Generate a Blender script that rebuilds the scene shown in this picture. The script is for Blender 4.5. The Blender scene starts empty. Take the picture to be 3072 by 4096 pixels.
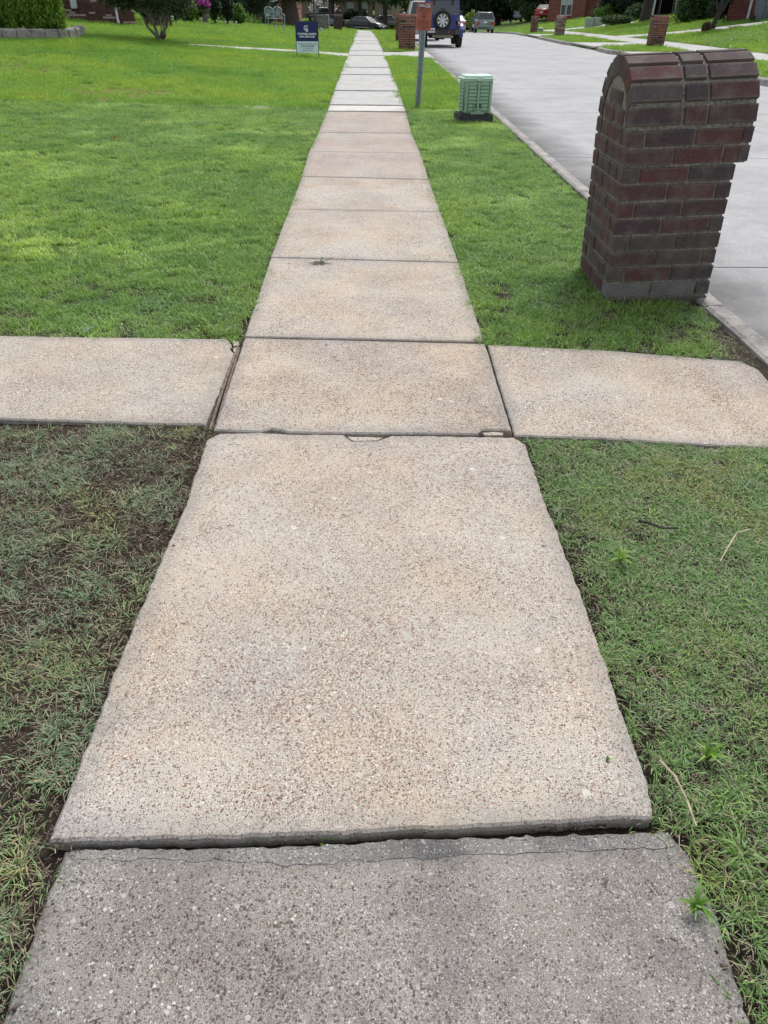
import bpy, bmesh, math, random
import numpy as np
from mathutils import Vector, Matrix
random.seed(7); np.random.seed(7)
RNG = np.random.default_rng(11)
D = bpy.data; SC = bpy.context.scene; COL = SC.collection

# ------------------------------------------------------------------ camera
FPX = 2900.; PITCH = math.radians(35.2); YAW = math.radians(1.1); ROLL = math.radians(.6); CAMH = 1.4
def ray(x, y):
    """direction seen at a pixel of the 3072x4096 photograph (used to survey where things stand)"""
    u = (x-1536)/FPX; v = (y-2048)/FPX
    c, s = math.cos(ROLL), math.sin(ROLL); u, v = u*c+v*s, -u*s+v*c
    fy = math.cos(PITCH)-v*math.sin(PITCH); fz = -math.sin(PITCH)-v*math.cos(PITCH); fx = u
    c, s = math.cos(YAW), math.sin(YAW)
    return Vector((fx*c+fy*s, -fx*s+fy*c, fz))
fwd = ray(1536, 2048).normalized()
right = (ray(1636, 2048)-ray(1536, 2048)).normalized()
up = right.cross(fwd).normalized()
cam_d = D.cameras.new('camera'); cam = D.objects.new('camera', cam_d); COL.objects.link(cam)
cam.matrix_world = Matrix(((right.x, up.x, -fwd.x, 0), (right.y, up.y, -fwd.y, 0), (right.z, up.z, -fwd.z, CAMH), (0, 0, 0, 1)))
cam_d.sensor_fit = 'HORIZONTAL'; cam_d.sensor_width = 36; cam_d.lens = 36*FPX/3072
cam_d.clip_start = .05; cam_d.clip_end = 1500
SC.camera = cam

# ------------------------------------------------------------------ light: bright overcast, glow ahead and to the right
SUN_EL, SUN_AZ = math.radians(52), math.radians(25)      # azimuth from +Y towards +X
w = D.worlds.new('World'); SC.world = w; w.use_nodes = True
nt = w.node_tree; nt.nodes.clear()
sky = nt.nodes.new('ShaderNodeTexSky'); sky.sky_type = 'NISHITA'; sky.sun_disc = False
sky.sun_elevation = SUN_EL; sky.sun_rotation = SUN_AZ; sky.air_density = 1; sky.dust_density = 3
hs = nt.nodes.new('ShaderNodeHueSaturation'); hs.inputs['Saturation'].default_value = .30
bg = nt.nodes.new('ShaderNodeBackground'); bg.inputs[1].default_value = .15
wo = nt.nodes.new('ShaderNodeOutputWorld')
nt.links.new(sky.outputs[0], hs.inputs['Color']); nt.links.new(hs.outputs[0], bg.inputs[0]); nt.links.new(bg.outputs[0], wo.inputs[0])
sl = D.lights.new('sun', 'SUN'); sl.energy = 1.5; sl.angle = math.radians(18); sl.color = (1, .97, .92)
so = D.objects.new('sun', sl); COL.objects.link(so)
sd = Vector((math.cos(SUN_EL)*math.sin(SUN_AZ), math.cos(SUN_EL)*math.cos(SUN_AZ), math.sin(SUN_EL)))
so.rotation_euler = sd.to_track_quat('Z', 'Y').to_euler(); so.location = (0, 0, 30)
SC.view_settings.view_transform = 'Standard'; SC.view_settings.look = 'None'
SC.view_settings.exposure = .52; SC.view_settings.gamma = 1; SC.view_settings.use_curve_mapping = False

# ------------------------------------------------------------------ terrain
def sstep(a, b, x):
    t = np.clip((x-a)/(b-a), 0, 1); return t*t*(3-2*t)
def B(y):
    y = np.asarray(y, float)
    return np.where(y < 76, -.000135*np.maximum(y, 0)**2, np.where(y < 126, -.780-.0250*(y-76), -2.03))
def KX(y): return np.interp(y, [0, 30, 50, 66, 74, 82, 95, 108, 112], [9.5, 9.5, 10.3, 11.6, 12.4, 12.9, 12.6, 9.6, 9.5])   # far edge of the street
def T(x, y):
    x = np.asarray(x, float); y = np.asarray(y, float); kx = KX(y)
    z = B(y)
    left = .075*np.clip(-.9-x, 0, 12)*sstep(8, 26, y)
    vis = sstep(84, 74, y)
    z = z+left*vis
    r = .02*np.clip(x-kx-.1, 0, 3.2)+.14*np.clip(x-kx-3.3, 0, 9.5)*sstep(12, 36, y)
    z = z+r*np.where(x > kx, 1, 0)
    z = z+np.where(x < kx, .05*np.clip(y-128, 0, 26), 0)
    return z
def at(px, py, off=0.):
    r = ray(px, py); t = 1.
    while t < 500:
        X = r*t; z = CAMH+X.z
        if z < float(T(X.x, X.y))+off: break
        t *= 1.0025
    lo, hi = t/1.0025, t
    for _ in range(12):
        m = (lo+hi)/2; X = r*m
        if CAMH+X.z < float(T(X.x, X.y))+off: hi = m
        else: lo = m
    X = r*hi
    return Vector((X.x, X.y, CAMH+X.z))
def atx(px, y):
    """world x of a pixel column for something standing y metres away, near the horizon rows"""
    r = ray(px, 60); return r.x/r.y*y
def g(x, y, off=0): return Vector((x, y, float(T(x, y))+off))

# ------------------------------------------------------------------ noise for scattering
def vnoise(x, y, s, seed=0):
    x = np.asarray(x)*s+seed*17.3; y = np.asarray(y)*s-seed*9.1
    xi = np.floor(x); yi = np.floor(y); fx = x-xi; fy = y-yi
    fx = fx*fx*(3-2*fx); fy = fy*fy*(3-2*fy)
    def h(a, b):
        v = np.sin(a*127.1+b*311.7+seed*3.7)*43758.5453; return v-np.floor(v)
    return (h(xi, yi)*(1-fx)+h(xi+1, yi)*fx)*(1-fy)+(h(xi, yi+1)*(1-fx)+h(xi+1, yi+1)*fx)*fy
def fbm(x, y, s, seed=0): return .55*vnoise(x, y, s, seed)+.3*vnoise(x, y, s*2.1, seed+1)+.15*vnoise(x, y, s*4.3, seed+2)

# ------------------------------------------------------------------ materials
def newmat(name):
    m = D.materials.new(name); m.use_nodes = True; n = m.node_tree; n.nodes.clear()
    o = n.nodes.new('ShaderNodeOutputMaterial'); p = n.nodes.new('ShaderNodeBsdfPrincipled'); n.links.new(p.outputs[0], o.inputs[0])
    return m, n, p, o
def N(n, t, **k):
    q = n.nodes.new(t)
    for a, b in k.items():
        if a.startswith('i_'):
            key = a[2:]; key = int(key) if key.isdigit() else key.replace('_', ' ')
            q.inputs[key].default_value = b
        else: setattr(q, a, b)
    return q
def ramp(n, stops, interp='LINEAR'):
    r = n.nodes.new('ShaderNodeValToRGB'); r.color_ramp.interpolation = interp
    e = r.color_ramp.elements
    while len(e) < len(stops): e.new(.5)
    for q, (p, c) in zip(e, stops):
        q.position = p; q.color = (*c, 1) if len(c) == 3 else c
    return r
def mixc(n, fac, a, b, mode='MIX'):
    m = n.nodes.new('ShaderNodeMix'); m.data_type = 'RGBA'; m.blend_type = mode
    for s, v in ((0, fac), (6, a), (7, b)):
        if hasattr(v, 'is_linked') or hasattr(v, 'links'): n.links.new(v, m.inputs[s])
        elif isinstance(v, (int, float)): m.inputs[s].default_value = v
        else: m.inputs[s].default_value = (*v, 1)
    return m.outputs[2]
def simple(name, c, rough=.6, metal=0., var=.12, scale=20., bump=0., coat=0.):
    m, n, p, o = newmat(name)
    tc = N(n, 'ShaderNodeTexCoord'); nz = N(n, 'ShaderNodeTexNoise'); nz.inputs['Scale'].default_value = scale; nz.inputs['Detail'].default_value = 5
    n.links.new(tc.outputs['Object'], nz.inputs['Vector'])
    d = [max(0, v*(1-var*1.6)) for v in c]; l = [min(1, v*(1+var*1.6)) for v in c]
    r = ramp(n, [(.3, d), (.7, l)]); n.links.new(nz.outputs[0], r.inputs[0]); n.links.new(r.outputs[0], p.inputs['Base Color'])
    p.inputs['Roughness'].default_value = rough; p.inputs['Metallic'].default_value = metal; p.inputs['Coat Weight'].default_value = coat
    if bump:
        b = N(n, 'ShaderNodeBump'); b.inputs['Strength'].default_value = .6; b.inputs['Distance'].default_value = bump
        n.links.new(nz.outputs[0], b.inputs['Height']); n.links.new(b.outputs[0], p.inputs['Normal'])
    return m
def paint(name, c, coat=.6, metal=.3):
    m, n, p, o = newmat(name)
    p.inputs['Base Color'].default_value = (*c, 1); p.inputs['Roughness'].default_value = .32; p.inputs['Metallic'].default_value = metal
    p.inputs['Coat Weight'].default_value = coat; p.inputs['Coat Roughness'].default_value = .08
    return m
def concrete(name, matrix, dark, light, patch, agg=170., aggamt=.5, stain=.35, white=True):
    """washed aggregate concrete: sand matrix, dark and white pebbles, tan and grey patches; world space"""
    m, n, p, o = newmat(name)
    geo = N(n, 'ShaderNodeNewGeometry'); P = geo.outputs['Position']
    def noise(s, d=4, r=.55, off=(0, 0, 0)):
        mp = N(n, 'ShaderNodeMapping'); mp.inputs['Location'].default_value = off; n.links.new(P, mp.inputs[0])
        q = N(n, 'ShaderNodeTexNoise'); q.inputs['Scale'].default_value = s; q.inputs['Detail'].default_value = d; q.inputs['Roughness'].default_value = r
        n.links.new(mp.outputs[0], q.inputs['Vector']); return q.outputs[0]
    def vor(s, off=(0, 0, 0)):
        mp = N(n, 'ShaderNodeMapping'); mp.inputs['Location'].default_value = off; n.links.new(P, mp.inputs[0])
        q = N(n, 'ShaderNodeTexVoronoi'); q.inputs['Scale'].default_value = s; n.links.new(mp.outputs[0], q.inputs['Vector']); return q
    big = ramp(n, [(.36, (0, 0, 0)), (.62, (1, 1, 1))]); n.links.new(noise(1.7, 3), big.inputs[0])
    c = mixc(n, big.outputs[0], matrix, patch)
    grey = ramp(n, [(.5, (0, 0, 0)), (.72, (1, 1, 1))]); n.links.new(noise(2.6, 4, .6, (4, 2, 1)), grey.inputs[0])
    gm = N(n, 'ShaderNodeMath', operation='MULTIPLY'); gm.inputs[1].default_value = .35; n.links.new(grey.outputs[0], gm.inputs[0])
    gv = sum(matrix)/3
    c = mixc(n, gm.outputs[0], c, (gv*.93, gv*.92, gv*.92))
    fine = ramp(n, [(.3, (.5, .49, .48)), (.5, (.97, .97, .97)), (.7, (1.45, 1.43, 1.4))]); n.links.new(noise(420, 2, .7), fine.inputs[0])
    c = mixc(n, 1., c, fine.outputs[0], 'MULTIPLY')
    # broken aggregate in four sizes; every stone has its own colour and size, a slow map says how far the surface is worn down to it
    expo = ramp(n, [(.36, (.30, .30, .30)), (.64, (1, 1, 1))]); n.links.new(noise(2.3, 5, .65, (9, 5, 0)), expo.inputs[0])
    wn = N(n, 'ShaderNodeTexNoise'); wn.inputs['Scale'].default_value = 190; wn.inputs['Detail'].default_value = 2; n.links.new(P, wn.inputs['Vector'])
    def warped(amt, off):
        a1 = N(n, 'ShaderNodeVectorMath', operation='MULTIPLY_ADD'); n.links.new(wn.outputs['Color'], a1.inputs[0]); a1.inputs[1].default_value = (amt,)*3; n.links.new(P, a1.inputs[2])
        a2 = N(n, 'ShaderNodeVectorMath', operation='ADD'); n.links.new(a1.outputs[0], a2.inputs[0]); a2.inputs[1].default_value = off; return a2.outputs[0]
    hts = []
    d0, d1 = dark; l0, l1 = light
    stones = [(0, [v*.75 for v in d0]), (.22, d0), (.42, d1), (.55, [v*1.7 for v in d1]), (.60, [.62*v+.10 for v in matrix]), (.72, [v*.72 for v in l0]), (.8, [v*.5 for v in d1]), (.93, l0), (1, l1)]
    for s, off, amt, ww, lo_ in ((agg*2.6, (3, 1, 2), aggamt*1.0, .0015, .26), (agg*1.55, (5, 2, 2), aggamt*.95, .0025, .26), (agg*.92, (0, 0, 0), aggamt*.62, .004, .24)) + (((agg*.52, (1, 8, 1), .05, .009, .16), (agg*.27, (4, 8, 3), .02, .014, .14)) if white else ()):
        v = N(n, 'ShaderNodeTexVoronoi'); v.inputs['Scale'].default_value = s; n.links.new(warped(ww, off), v.inputs['Vector'])
        sep = N(n, 'ShaderNodeSeparateColor'); n.links.new(v.outputs['Color'], sep.inputs[0])
        th = N(n, 'ShaderNodeMath', operation='MULTIPLY'); n.links.new(expo.outputs[0], th.inputs[0]); th.inputs[1].default_value = amt
        lt = N(n, 'ShaderNodeMath', operation='LESS_THAN'); n.links.new(sep.outputs[0], lt.inputs[0]); n.links.new(th.outputs[0], lt.inputs[1])
        sz = N(n, 'ShaderNodeMath', operation='MULTIPLY_ADD'); n.links.new(sep.outputs[1], sz.inputs[0]); sz.inputs[1].default_value = .30; sz.inputs[2].default_value = lo_
        rad = N(n, 'ShaderNodeMath', operation='LESS_THAN'); n.links.new(v.outputs['Distance'], rad.inputs[0]); n.links.new(sz.outputs[0], rad.inputs[1])
        mk = N(n, 'ShaderNodeMath', operation='MULTIPLY'); n.links.new(lt.outputs[0], mk.inputs[0]); n.links.new(rad.outputs[0], mk.inputs[1])
        m8 = N(n, 'ShaderNodeMath', operation='MULTIPLY'); n.links.new(mk.outputs[0], m8.inputs[0]); m8.inputs[1].default_value = .88
        vr = ramp(n, stones if s > agg*.6 else [(0, [v*.68 for v in l0]), (1, [v*.86 for v in l1])]); n.links.new(sep.outputs[2], vr.inputs[0])
        c = mixc(n, m8.outputs[0], c, vr.outputs[0]); hts.append(mk.outputs[0])
    # grime along the arris: slab meshes carry a 'rim' attribute
    at_ = N(n, 'ShaderNodeAttribute'); at_.attribute_name = 'rim'
    rn = N(n, 'ShaderNodeMath', operation='MULTIPLY_ADD'); n.links.new(noise(14, 5, .7, (3, 3, 3)), rn.inputs[0]); rn.inputs[1].default_value = 1.6; rn.inputs[2].default_value = -.35
    rm = N(n, 'ShaderNodeMath', operation='MULTIPLY', use_clamp=True); n.links.new(at_.outputs['Fac'], rm.inputs[0]); n.links.new(rn.outputs[0], rm.inputs[1])
    c = mixc(n, rm.outputs[0], c, (gv*.50, gv*.49, gv*.47))
    st = ramp(n, [(.3, (1-stain, 1-stain, 1-stain*.95)), (.55, (1, 1, 1)), (.8, (1.06, 1.05, 1.03))]); n.links.new(noise(5.5, 6, .65, (2, 7, 3)), st.inputs[0])
    c = mixc(n, 1., c, st.outputs[0], 'MULTIPLY')
    n.links.new(c, p.inputs['Base Color']); p.inputs['Roughness'].default_value = .88; p.inputs['Specular IOR Level'].default_value = .25
    ad = N(n, 'ShaderNodeMath', operation='ADD'); n.links.new(hts[2], ad.inputs[0]); n.links.new(noise(300, 3, .7), ad.inputs[1])
    b = N(n, 'ShaderNodeBump'); b.inputs['Strength'].default_value = .7; b.inputs['Distance'].default_value = .0022
    n.links.new(ad.outputs[0], b.inputs['Height']); n.links.new(b.outputs[0], p.inputs['Normal'])
    return m, n, p, c, noise
DK = ((.10, .055, .042), (.20, .12, .09)); LT = ((.60, .59, .57), (.72, .69, .62))
M = {}
M['slab'] = concrete('washed_tan_concrete', (.495, .458, .408), DK, LT, (.515, .43, .335), agg=150, aggamt=1.05, stain=.10)[0]
M['slab_far'] = concrete('washed_rose_concrete', (.43, .392, .352), DK, LT, (.445, .375, .322), agg=150, aggamt=.85, stain=.10)[0]
M['slab_dark'] = concrete('weathered_grey_concrete', (.315, .29, .265), ((.09, .075, .065), (.17, .135, .11)), ((.60, .60, .59), (.56, .55, .51)), (.265, .245, .225), agg=165, aggamt=1.1, stain=.36)[0]
M['slab_new'] = concrete('newer_pale_concrete', (.47, .465, .455), ((.3, .3, .29), (.34, .33, .32)), LT, (.43, .43, .42), agg=60, aggamt=.1, stain=.2, white=False)[0]
M['slab_white'] = concrete('fresh_white_concrete', (.60, .58, .54), ((.4, .4, .39), (.44, .43, .42)), LT, (.57, .55, .51), agg=60, aggamt=.05, stain=.15, white=False)[0]
M['slab_lip'] = concrete('grimy_worn_crust', (.27, .26, .245), ((.08, .075, .07), (.15, .13, .12)), ((.6, .6, .59), (.5, .5, .48)), (.17, .165, .16), agg=165, aggamt=.8, stain=.5)[0]
M['curb'] = concrete('curb_concrete', (.38, .37, .345), DK, LT, (.29, .28, .27), agg=140, aggamt=.3, stain=.5)[0]
# road: broomed grey concrete; a dark gutter stain runs along the near curb
m, n, p, c, noise = concrete('broomed_road_concrete', (.38, .385, .40), ((.22, .22, .22), (.28, .27, .26)), LT, (.36, .365, .375), agg=120, aggamt=.4, stain=.12)
geo = N(n, 'ShaderNodeNewGeometry'); sx = N(n, 'ShaderNodeSeparateXYZ'); n.links.new(geo.outputs['Position'], sx.inputs[0])
nz = noise(1.6, 5, .6); ad = N(n, 'ShaderNodeMath', operation='MULTIPLY_ADD'); n.links.new(nz, ad.inputs[0]); ad.inputs[1].default_value = -1.5; n.links.new(sx.outputs[0], ad.inputs[2])
mr = N(n, 'ShaderNodeMapRange'); mr.inputs['From Min'].default_value = 1.35; mr.inputs['From Max'].default_value = 2.05; mr.inputs['To Min'].default_value = .38; mr.inputs['To Max'].default_value = 1.
n.links.new(ad.outputs[0], mr.inputs[0])
c2 = mixc(n, 1., c, mr.outputs[0], 'MULTIPLY')
wv = N(n, 'ShaderNodeTexNoise'); wv.inputs['Scale'].default_value = .8; wv.inputs['Detail'].default_value = 8; wv.inputs['Roughness'].default_value = .7
n.links.new(geo.outputs['Position'], wv.inputs['Vector']); wr = ramp(n, [(.35, (.88, .88, .88)), (.6, (1.08, 1.08, 1.08))]); n.links.new(wv.outputs[0], wr.inputs[0])
c3 = mixc(n, 1., c2, wr.outputs[0], 'MULTIPLY'); n.links.new(c3, p.inputs['Base Color'])
M['road'] = m

m, n, p, o = newmat('dark_soil')
geo = N(n, 'ShaderNodeNewGeometry'); nz = N(n, 'ShaderNodeTexNoise'); nz.inputs['Scale'].default_value = 26; nz.inputs['Detail'].default_value = 9; nz.inputs['Roughness'].default_value = .7
n.links.new(geo.outputs['Position'], nz.inputs['Vector']); r = ramp(n, [(.3, (.026, .020, .016)), (.5, (.06, .047, .036)), (.62, (.095, .073, .055)), (.75, (.16, .12, .085))])
n2 = N(n, 'ShaderNodeTexNoise'); n2.inputs['Scale'].default_value = 170; n2.inputs['Detail'].default_value = 6; n2.inputs['Roughness'].default_value = .75; n.links.new(geo.outputs['Position'], n2.inputs['Vector'])
mx_ = N(n, 'ShaderNodeMath', operation='MULTIPLY_ADD'); n.links.new(n2.outputs[0], mx_.inputs[0]); mx_.inputs[1].default_value = .9
m2_ = N(n, 'ShaderNodeMath', operation='MULTIPLY_ADD'); n.links.new(nz.outputs[0], m2_.inputs[0]); m2_.inputs[1].default_value = .6; m2_.inputs[2].default_value = -.25; n.links.new(m2_.outputs[0], mx_.inputs[2]); n.links.new(mx_.outputs[0], r.inputs[0])
# away from the camera the soil under the turf is hidden by thatch: green brown
n.links.new(r.outputs[0], p.inputs['Base Color']); p.inputs['Roughness'].default_value = 1; p.inputs['Specular IOR Level'].default_value = .1
b = N(n, 'ShaderNodeBump'); b.inputs['Distance'].default_value = .012; n.links.new(mx_.outputs[0], b.inputs['Height']); n.links.new(b.outputs[0], p.inputs['Normal'])
M['soil'] = m
m, n, p, o = newmat('turf_thatch')
geo = N(n, 'ShaderNodeNewGeometry'); nz = N(n, 'ShaderNodeTexNoise'); nz.inputs['Scale'].default_value = 9; nz.inputs['Detail'].default_value = 9; nz.inputs['Roughness'].default_value = .75
n.links.new(geo.outputs['Position'], nz.inputs['Vector']); r = ramp(n, [(.3, (.05, .08, .022)), (.5, (.09, .15, .035)), (.75, (.17, .22, .07))]); n.links.new(nz.outputs[0], r.inputs[0])
n.links.new(r.outputs[0], p.inputs['Base Color']); p.inputs['Roughness'].default_value = 1; p.inputs['Specular IOR Level'].default_value = .1
b = N(n, 'ShaderNodeBump'); b.inputs['Distance'].default_value = .04; n.links.new(nz.outputs[0], b.inputs['Height']); n.links.new(b.outputs[0], p.inputs['Normal'])
M['thatch'] = m

def leafmat(name, cols, trans=.35, rough=.5, world=None, spec=.3):
    """per-leaf colour from the island's random number; world = list of (noise scale, strength, tint)"""
    m, n, p, o = newmat(name)
    geo = N(n, 'ShaderNodeNewGeometry')
    k = len(cols); r = ramp(n, [(i/(k-1) if k > 1 else 0, c) for i, c in enumerate(cols)]); n.links.new(geo.outputs['Random Per Island'], r.inputs[0])
    c = r.outputs[0]
    if world:
        for sc, lo, hi, tint, off in world:
            mp = N(n, 'ShaderNodeMapping'); mp.inputs['Location'].default_value = off; n.links.new(geo.outputs['Position'], mp.inputs[0])
            nz = N(n, 'ShaderNodeTexNoise'); nz.inputs['Scale'].default_value = sc; nz.inputs['Detail'].default_value = 3; n.links.new(mp.outputs[0], nz.inputs['Vector'])
            mr = ramp(n, [(lo, (0, 0, 0)), (hi, (1, 1, 1))]); n.links.new(nz.outputs[0], mr.inputs[0])
            c = mixc(n, mr.outputs[0], c, mixc(n, 1., c, tint, 'MULTIPLY'))
    n.links.new(c, p.inputs['Base Color']); p.inputs['Roughness'].default_value = rough; p.inputs['Specular IOR Level'].default_value = spec
    t = N(n, 'ShaderNodeBsdfTranslucent'); n.links.new(c, t.inputs[0])
    ms = N(n, 'ShaderNodeMixShader'); ms.inputs[0].default_value = trans
    n.links.new(p.outputs[0], ms.inputs[1]); n.links.new(t.outputs[0], ms.inputs[2]); n.links.new(ms.outputs[0], o.inputs[0])
    return m
# clipped lawn: mowing stripes are the world-noise tints
W1 = [(.45, .42, .60, (1.28, 1.16, .95), (0, 0, 0)), (1.9, .46, .66, (.66, .78, .82), (5, 1, 0)), (1.1, .53, .66, (1.55, 1.38, 1.7), (2, 9, 0)), (5., .52, .7, (.72, .78, .8), (1, 9, 4))]
M['g_near'] = leafmat('clipped_green_blades', [(.13, .25, .035), (.19, .36, .05), (.24, .42, .075), (.30, .48, .12), (.42, .54, .24)], .42, .45, W1)
M['g_far'] = leafmat('bright_green_blades', [(.16, .32, .035), (.24, .44, .05), (.31, .50, .08), (.40, .57, .14)], .4, .45, [(.5, .45, .62, (1.3, 1.08, .9), (1, 4, 0)), (1.4, .5, .68, (.72, .82, .8), (3, 4, 0)), (.25, .5, .66, (.72, .82, .85), (7, 4, 0))])
M['g_mid'] = leafmat('worn_green_blades', [(.08, .17, .045), (.12, .26, .06), (.16, .32, .08), (.22, .37, .11), (.34, .37, .20)], .3, .5, [(2.2, .5, .68, (1.3, 1.0, .8), (3, 3, 0))])
M['g_dull'] = leafmat('dull_blue_green_blades', [(.08, .13, .065), (.12, .22, .105), (.17, .28, .15), (.22, .32, .19), (.29, .30, .19), (.38, .34, .24)], .25, .55, [(2.5, .45, .65, (1.25, 1.15, .8), (3, 3, 0))])
M['straw'] = leafmat('dead_straw', [(.10, .075, .055), (.19, .15, .11), (.28, .23, .17), (.42, .37, .28)], .1, .7)
M['clip'] = leafmat('bleached_clippings', [(.30, .38, .20), (.42, .50, .32), (.52, .56, .42)], .3, .6)
M['crumb'] = leafmat('soil_crumb', [(.05, .038, .03), (.10, .08, .06), (.16, .13, .10)], 0, .95)
M['g_tall'] = leafmat('pale_seeding_blades', [(.16, .30, .05), (.24, .38, .10), (.36, .46, .22)], .4, .5)
M['yellow'] = leafmat('yellowing_blades', [(.28, .34, .06), (.42, .42, .12), (.50, .44, .22)], .4, .5)

def brickmat(name, cols, dirt=(.10, .09, .075), bump=.0015, dirtamt=.45, objrand=True, rim=0.):
    m, n, p, o = newmat(name)
    geo = N(n, 'ShaderNodeNewGeometry'); oi = N(n, 'ShaderNodeObjectInfo')
    ad = N(n, 'ShaderNodeMath', operation='ADD'); n.links.new(oi.outputs['Random'], ad.inputs[0]); n.links.new(geo.outputs['Random Per Island'], ad.inputs[1])
    fr = N(n, 'ShaderNodeMath', operation='FRACT'); n.links.new(ad.outputs[0], fr.inputs[0])
    r = ramp(n, [(i/len(cols), c) for i, c in enumerate(cols)], 'CONSTANT'); n.links.new(fr.outputs[0], r.inputs[0])
    nz = N(n, 'ShaderNodeTexNoise'); nz.inputs['Scale'].default_value = 9; nz.inputs['Detail'].default_value = 7; nz.inputs['Roughness'].default_value = .7; n.links.new(geo.outputs['Position'], nz.inputs['Vector'])
    rr = ramp(n, [(.47, (0, 0, 0)), (.75, (dirtamt*1.6,)*3)]); n.links.new(nz.outputs[0], rr.inputs[0])
    c = mixc(n, rr.outputs[0], r.outputs[0], dirt)
    if rim:
        tc = N(n, 'ShaderNodeTexCoord'); sp = N(n, 'ShaderNodeSeparateXYZ'); n.links.new(tc.outputs['Generated'], sp.inputs[0])
        s1 = N(n, 'ShaderNodeMath', operation='SUBTRACT'); n.links.new(sp.outputs[2], s1.inputs[0]); s1.inputs[1].default_value = .5
        s2 = N(n, 'ShaderNodeMath', operation='ABSOLUTE'); n.links.new(s1.outputs[0], s2.inputs[0])
        s3 = N(n, 'ShaderNodeMath', operation='MULTIPLY_ADD'); n.links.new(nz.outputs[0], s3.inputs[0]); s3.inputs[1].default_value = .55; n.links.new(s2.outputs[0], s3.inputs[2])
        rr3 = ramp(n, [(.58, (0, 0, 0)), (.76, (rim, rim, rim))]); n.links.new(s3.outputs[0], rr3.inputs[0]); c = mixc(n, rr3.outputs[0], c, dirt)
    n2 = N(n, 'ShaderNodeTexNoise'); n2.inputs['Scale'].default_value = 260; n2.inputs['Detail'].default_value = 3; n.links.new(geo.outputs['Position'], n2.inputs['Vector'])
    r2 = ramp(n, [(.3, (.6, .6, .6)), (.6, (1.05, 1.05, 1.05)), (.75, (1.7, 1.65, 1.6))]); n.links.new(n2.outputs[0], r2.inputs[0])
    c = mixc(n, 1., c, r2.outputs[0], 'MULTIPLY')
    n.links.new(c, p.inputs['Base Color']); p.inputs['Roughness'].default_value = .9; p.inputs['Specular IOR Level'].default_value = .2
    b = N(n, 'ShaderNodeBump'); b.inputs['Distance'].default_value = bump; n.links.new(n2.outputs[0], b.inputs['Height']); n.links.new(b.outputs[0], p.inputs['Normal'])
    return m
M['brick_dark'] = brickmat('plum_brick', [(.115, .062, .063), (.090, .065, .070), (.13, .062, .060), (.084, .068, .071), (.105, .065, .066), (.105, .086, .084)], dirt=(.17, .15, .128), dirtamt=.6, rim=.65)
M['brick_side'] = M['brick_dark']; M['brick_pale'] = brickmat('pale_smeared_brick', [(.165, .155, .15), (.20, .19, .185)], dirt=(.12, .1, .09), dirtamt=.6)
M['brick_red'] = brickmat('red_brown_brick', [(.20, .075, .05), (.15, .06, .045), (.06, .04, .035), (.23, .10, .07), (.17, .065, .05)], dirt=(.3, .25, .2), dirtamt=.25)
M['brick_house'] = brickmat('mauve_brown_brick', [(.13, .062, .05), (.11, .05, .043), (.15, .075, .06), (.12, .056, .05), (.45, .36, .33), (.125, .06, .05), (.10, .047, .04), (.14, .07, .06)], dirt=(.3, .22, .2), dirtamt=.2)
M['brick_grey'] = brickmat('pinkish_washed_brick', [(.24, .12, .10), (.32, .24, .22), (.18, .09, .075), (.40, .34, .32), (.27, .15, .12)], dirt=(.35, .3, .28), dirtamt=.3)
M['mortar'] = simple('lime_mortar', (.22, .205, .17), .95, 0, .3, 60, .004)
M['mortar_pale'] = simple('pale_mortar', (.36, .30, .25), .95, 0, .15, 60, .003)
def brickwall(name, c1, c2, mort):
    m, n, p, o = newmat(name); tc = N(n, 'ShaderNodeTexCoord'); geo = N(n, 'ShaderNodeNewGeometry')
    sx = N(n, 'ShaderNodeSeparateXYZ'); n.links.new(tc.outputs['Object'], sx.inputs[0]); cx = N(n, 'ShaderNodeCombineXYZ')
    ad = N(n, 'ShaderNodeMath', operation='ADD'); n.links.new(sx.outputs[0], ad.inputs[0]); n.links.new(sx.outputs[1], ad.inputs[1])
    n.links.new(ad.outputs[0], cx.inputs[0]); n.links.new(sx.outputs[2], cx.inputs[1])
    b = N(n, 'ShaderNodeTexBrick'); b.inputs['Color1'].default_value = (*c1, 1); b.inputs['Color2'].default_value = (*c2, 1); b.inputs['Mortar'].default_value = (*mort, 1)
    b.inputs['Scale'].default_value = 1; b.inputs['Brick Width'].default_value = .25; b.inputs['Row Height'].default_value = .085; b.inputs['Mortar Size'].default_value = .007
    n.links.new(cx.outputs[0], b.inputs['Vector'])
    nz = N(n, 'ShaderNodeTexNoise'); nz.inputs['Scale'].default_value = 3; nz.inputs['Detail'].default_value = 6; n.links.new(tc.outputs['Object'], nz.inputs['Vector'])
    r = ramp(n, [(.3, (.75, .75, .75)), (.7, (1.2, 1.2, 1.2))]); n.links.new(nz.outputs[0], r.inputs[0])
    n.links.new(mixc(n, 1., b.outputs[0], r.outputs[0], 'MULTIPLY'), p.inputs['Base Color']); p.inputs['Roughness'].default_value = .9
    bp = N(n, 'ShaderNodeBump'); bp.inputs['Distance'].default_value = .008; bp.invert = True; n.links.new(b.outputs['Fac'], bp.inputs['Height']); n.links.new(bp.outputs[0], p.inputs['Normal'])
    return m
M['wall_red'] = brickwall('red_brick_wall', (.20, .06, .045), (.28, .10, .075), (.24, .15, .12))
M['wall_dark'] = brickwall('dark_red_brick_wall', (.12, .028, .028), (.17, .05, .045), (.15, .09, .08))
M['wall_mauve'] = brickwall('mauve_brick_wall', (.11, .05, .043), (.16, .085, .07), (.3, .24, .2))
M['wall_tan'] = brickwall('tan_brick_wall', (.22, .17, .125), (.29, .23, .17), (.30, .26, .21))
M['wall_pale'] = brickwall('pale_brick_wall', (.42, .36, .28), (.50, .42, .34), (.5, .45, .4))
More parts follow.
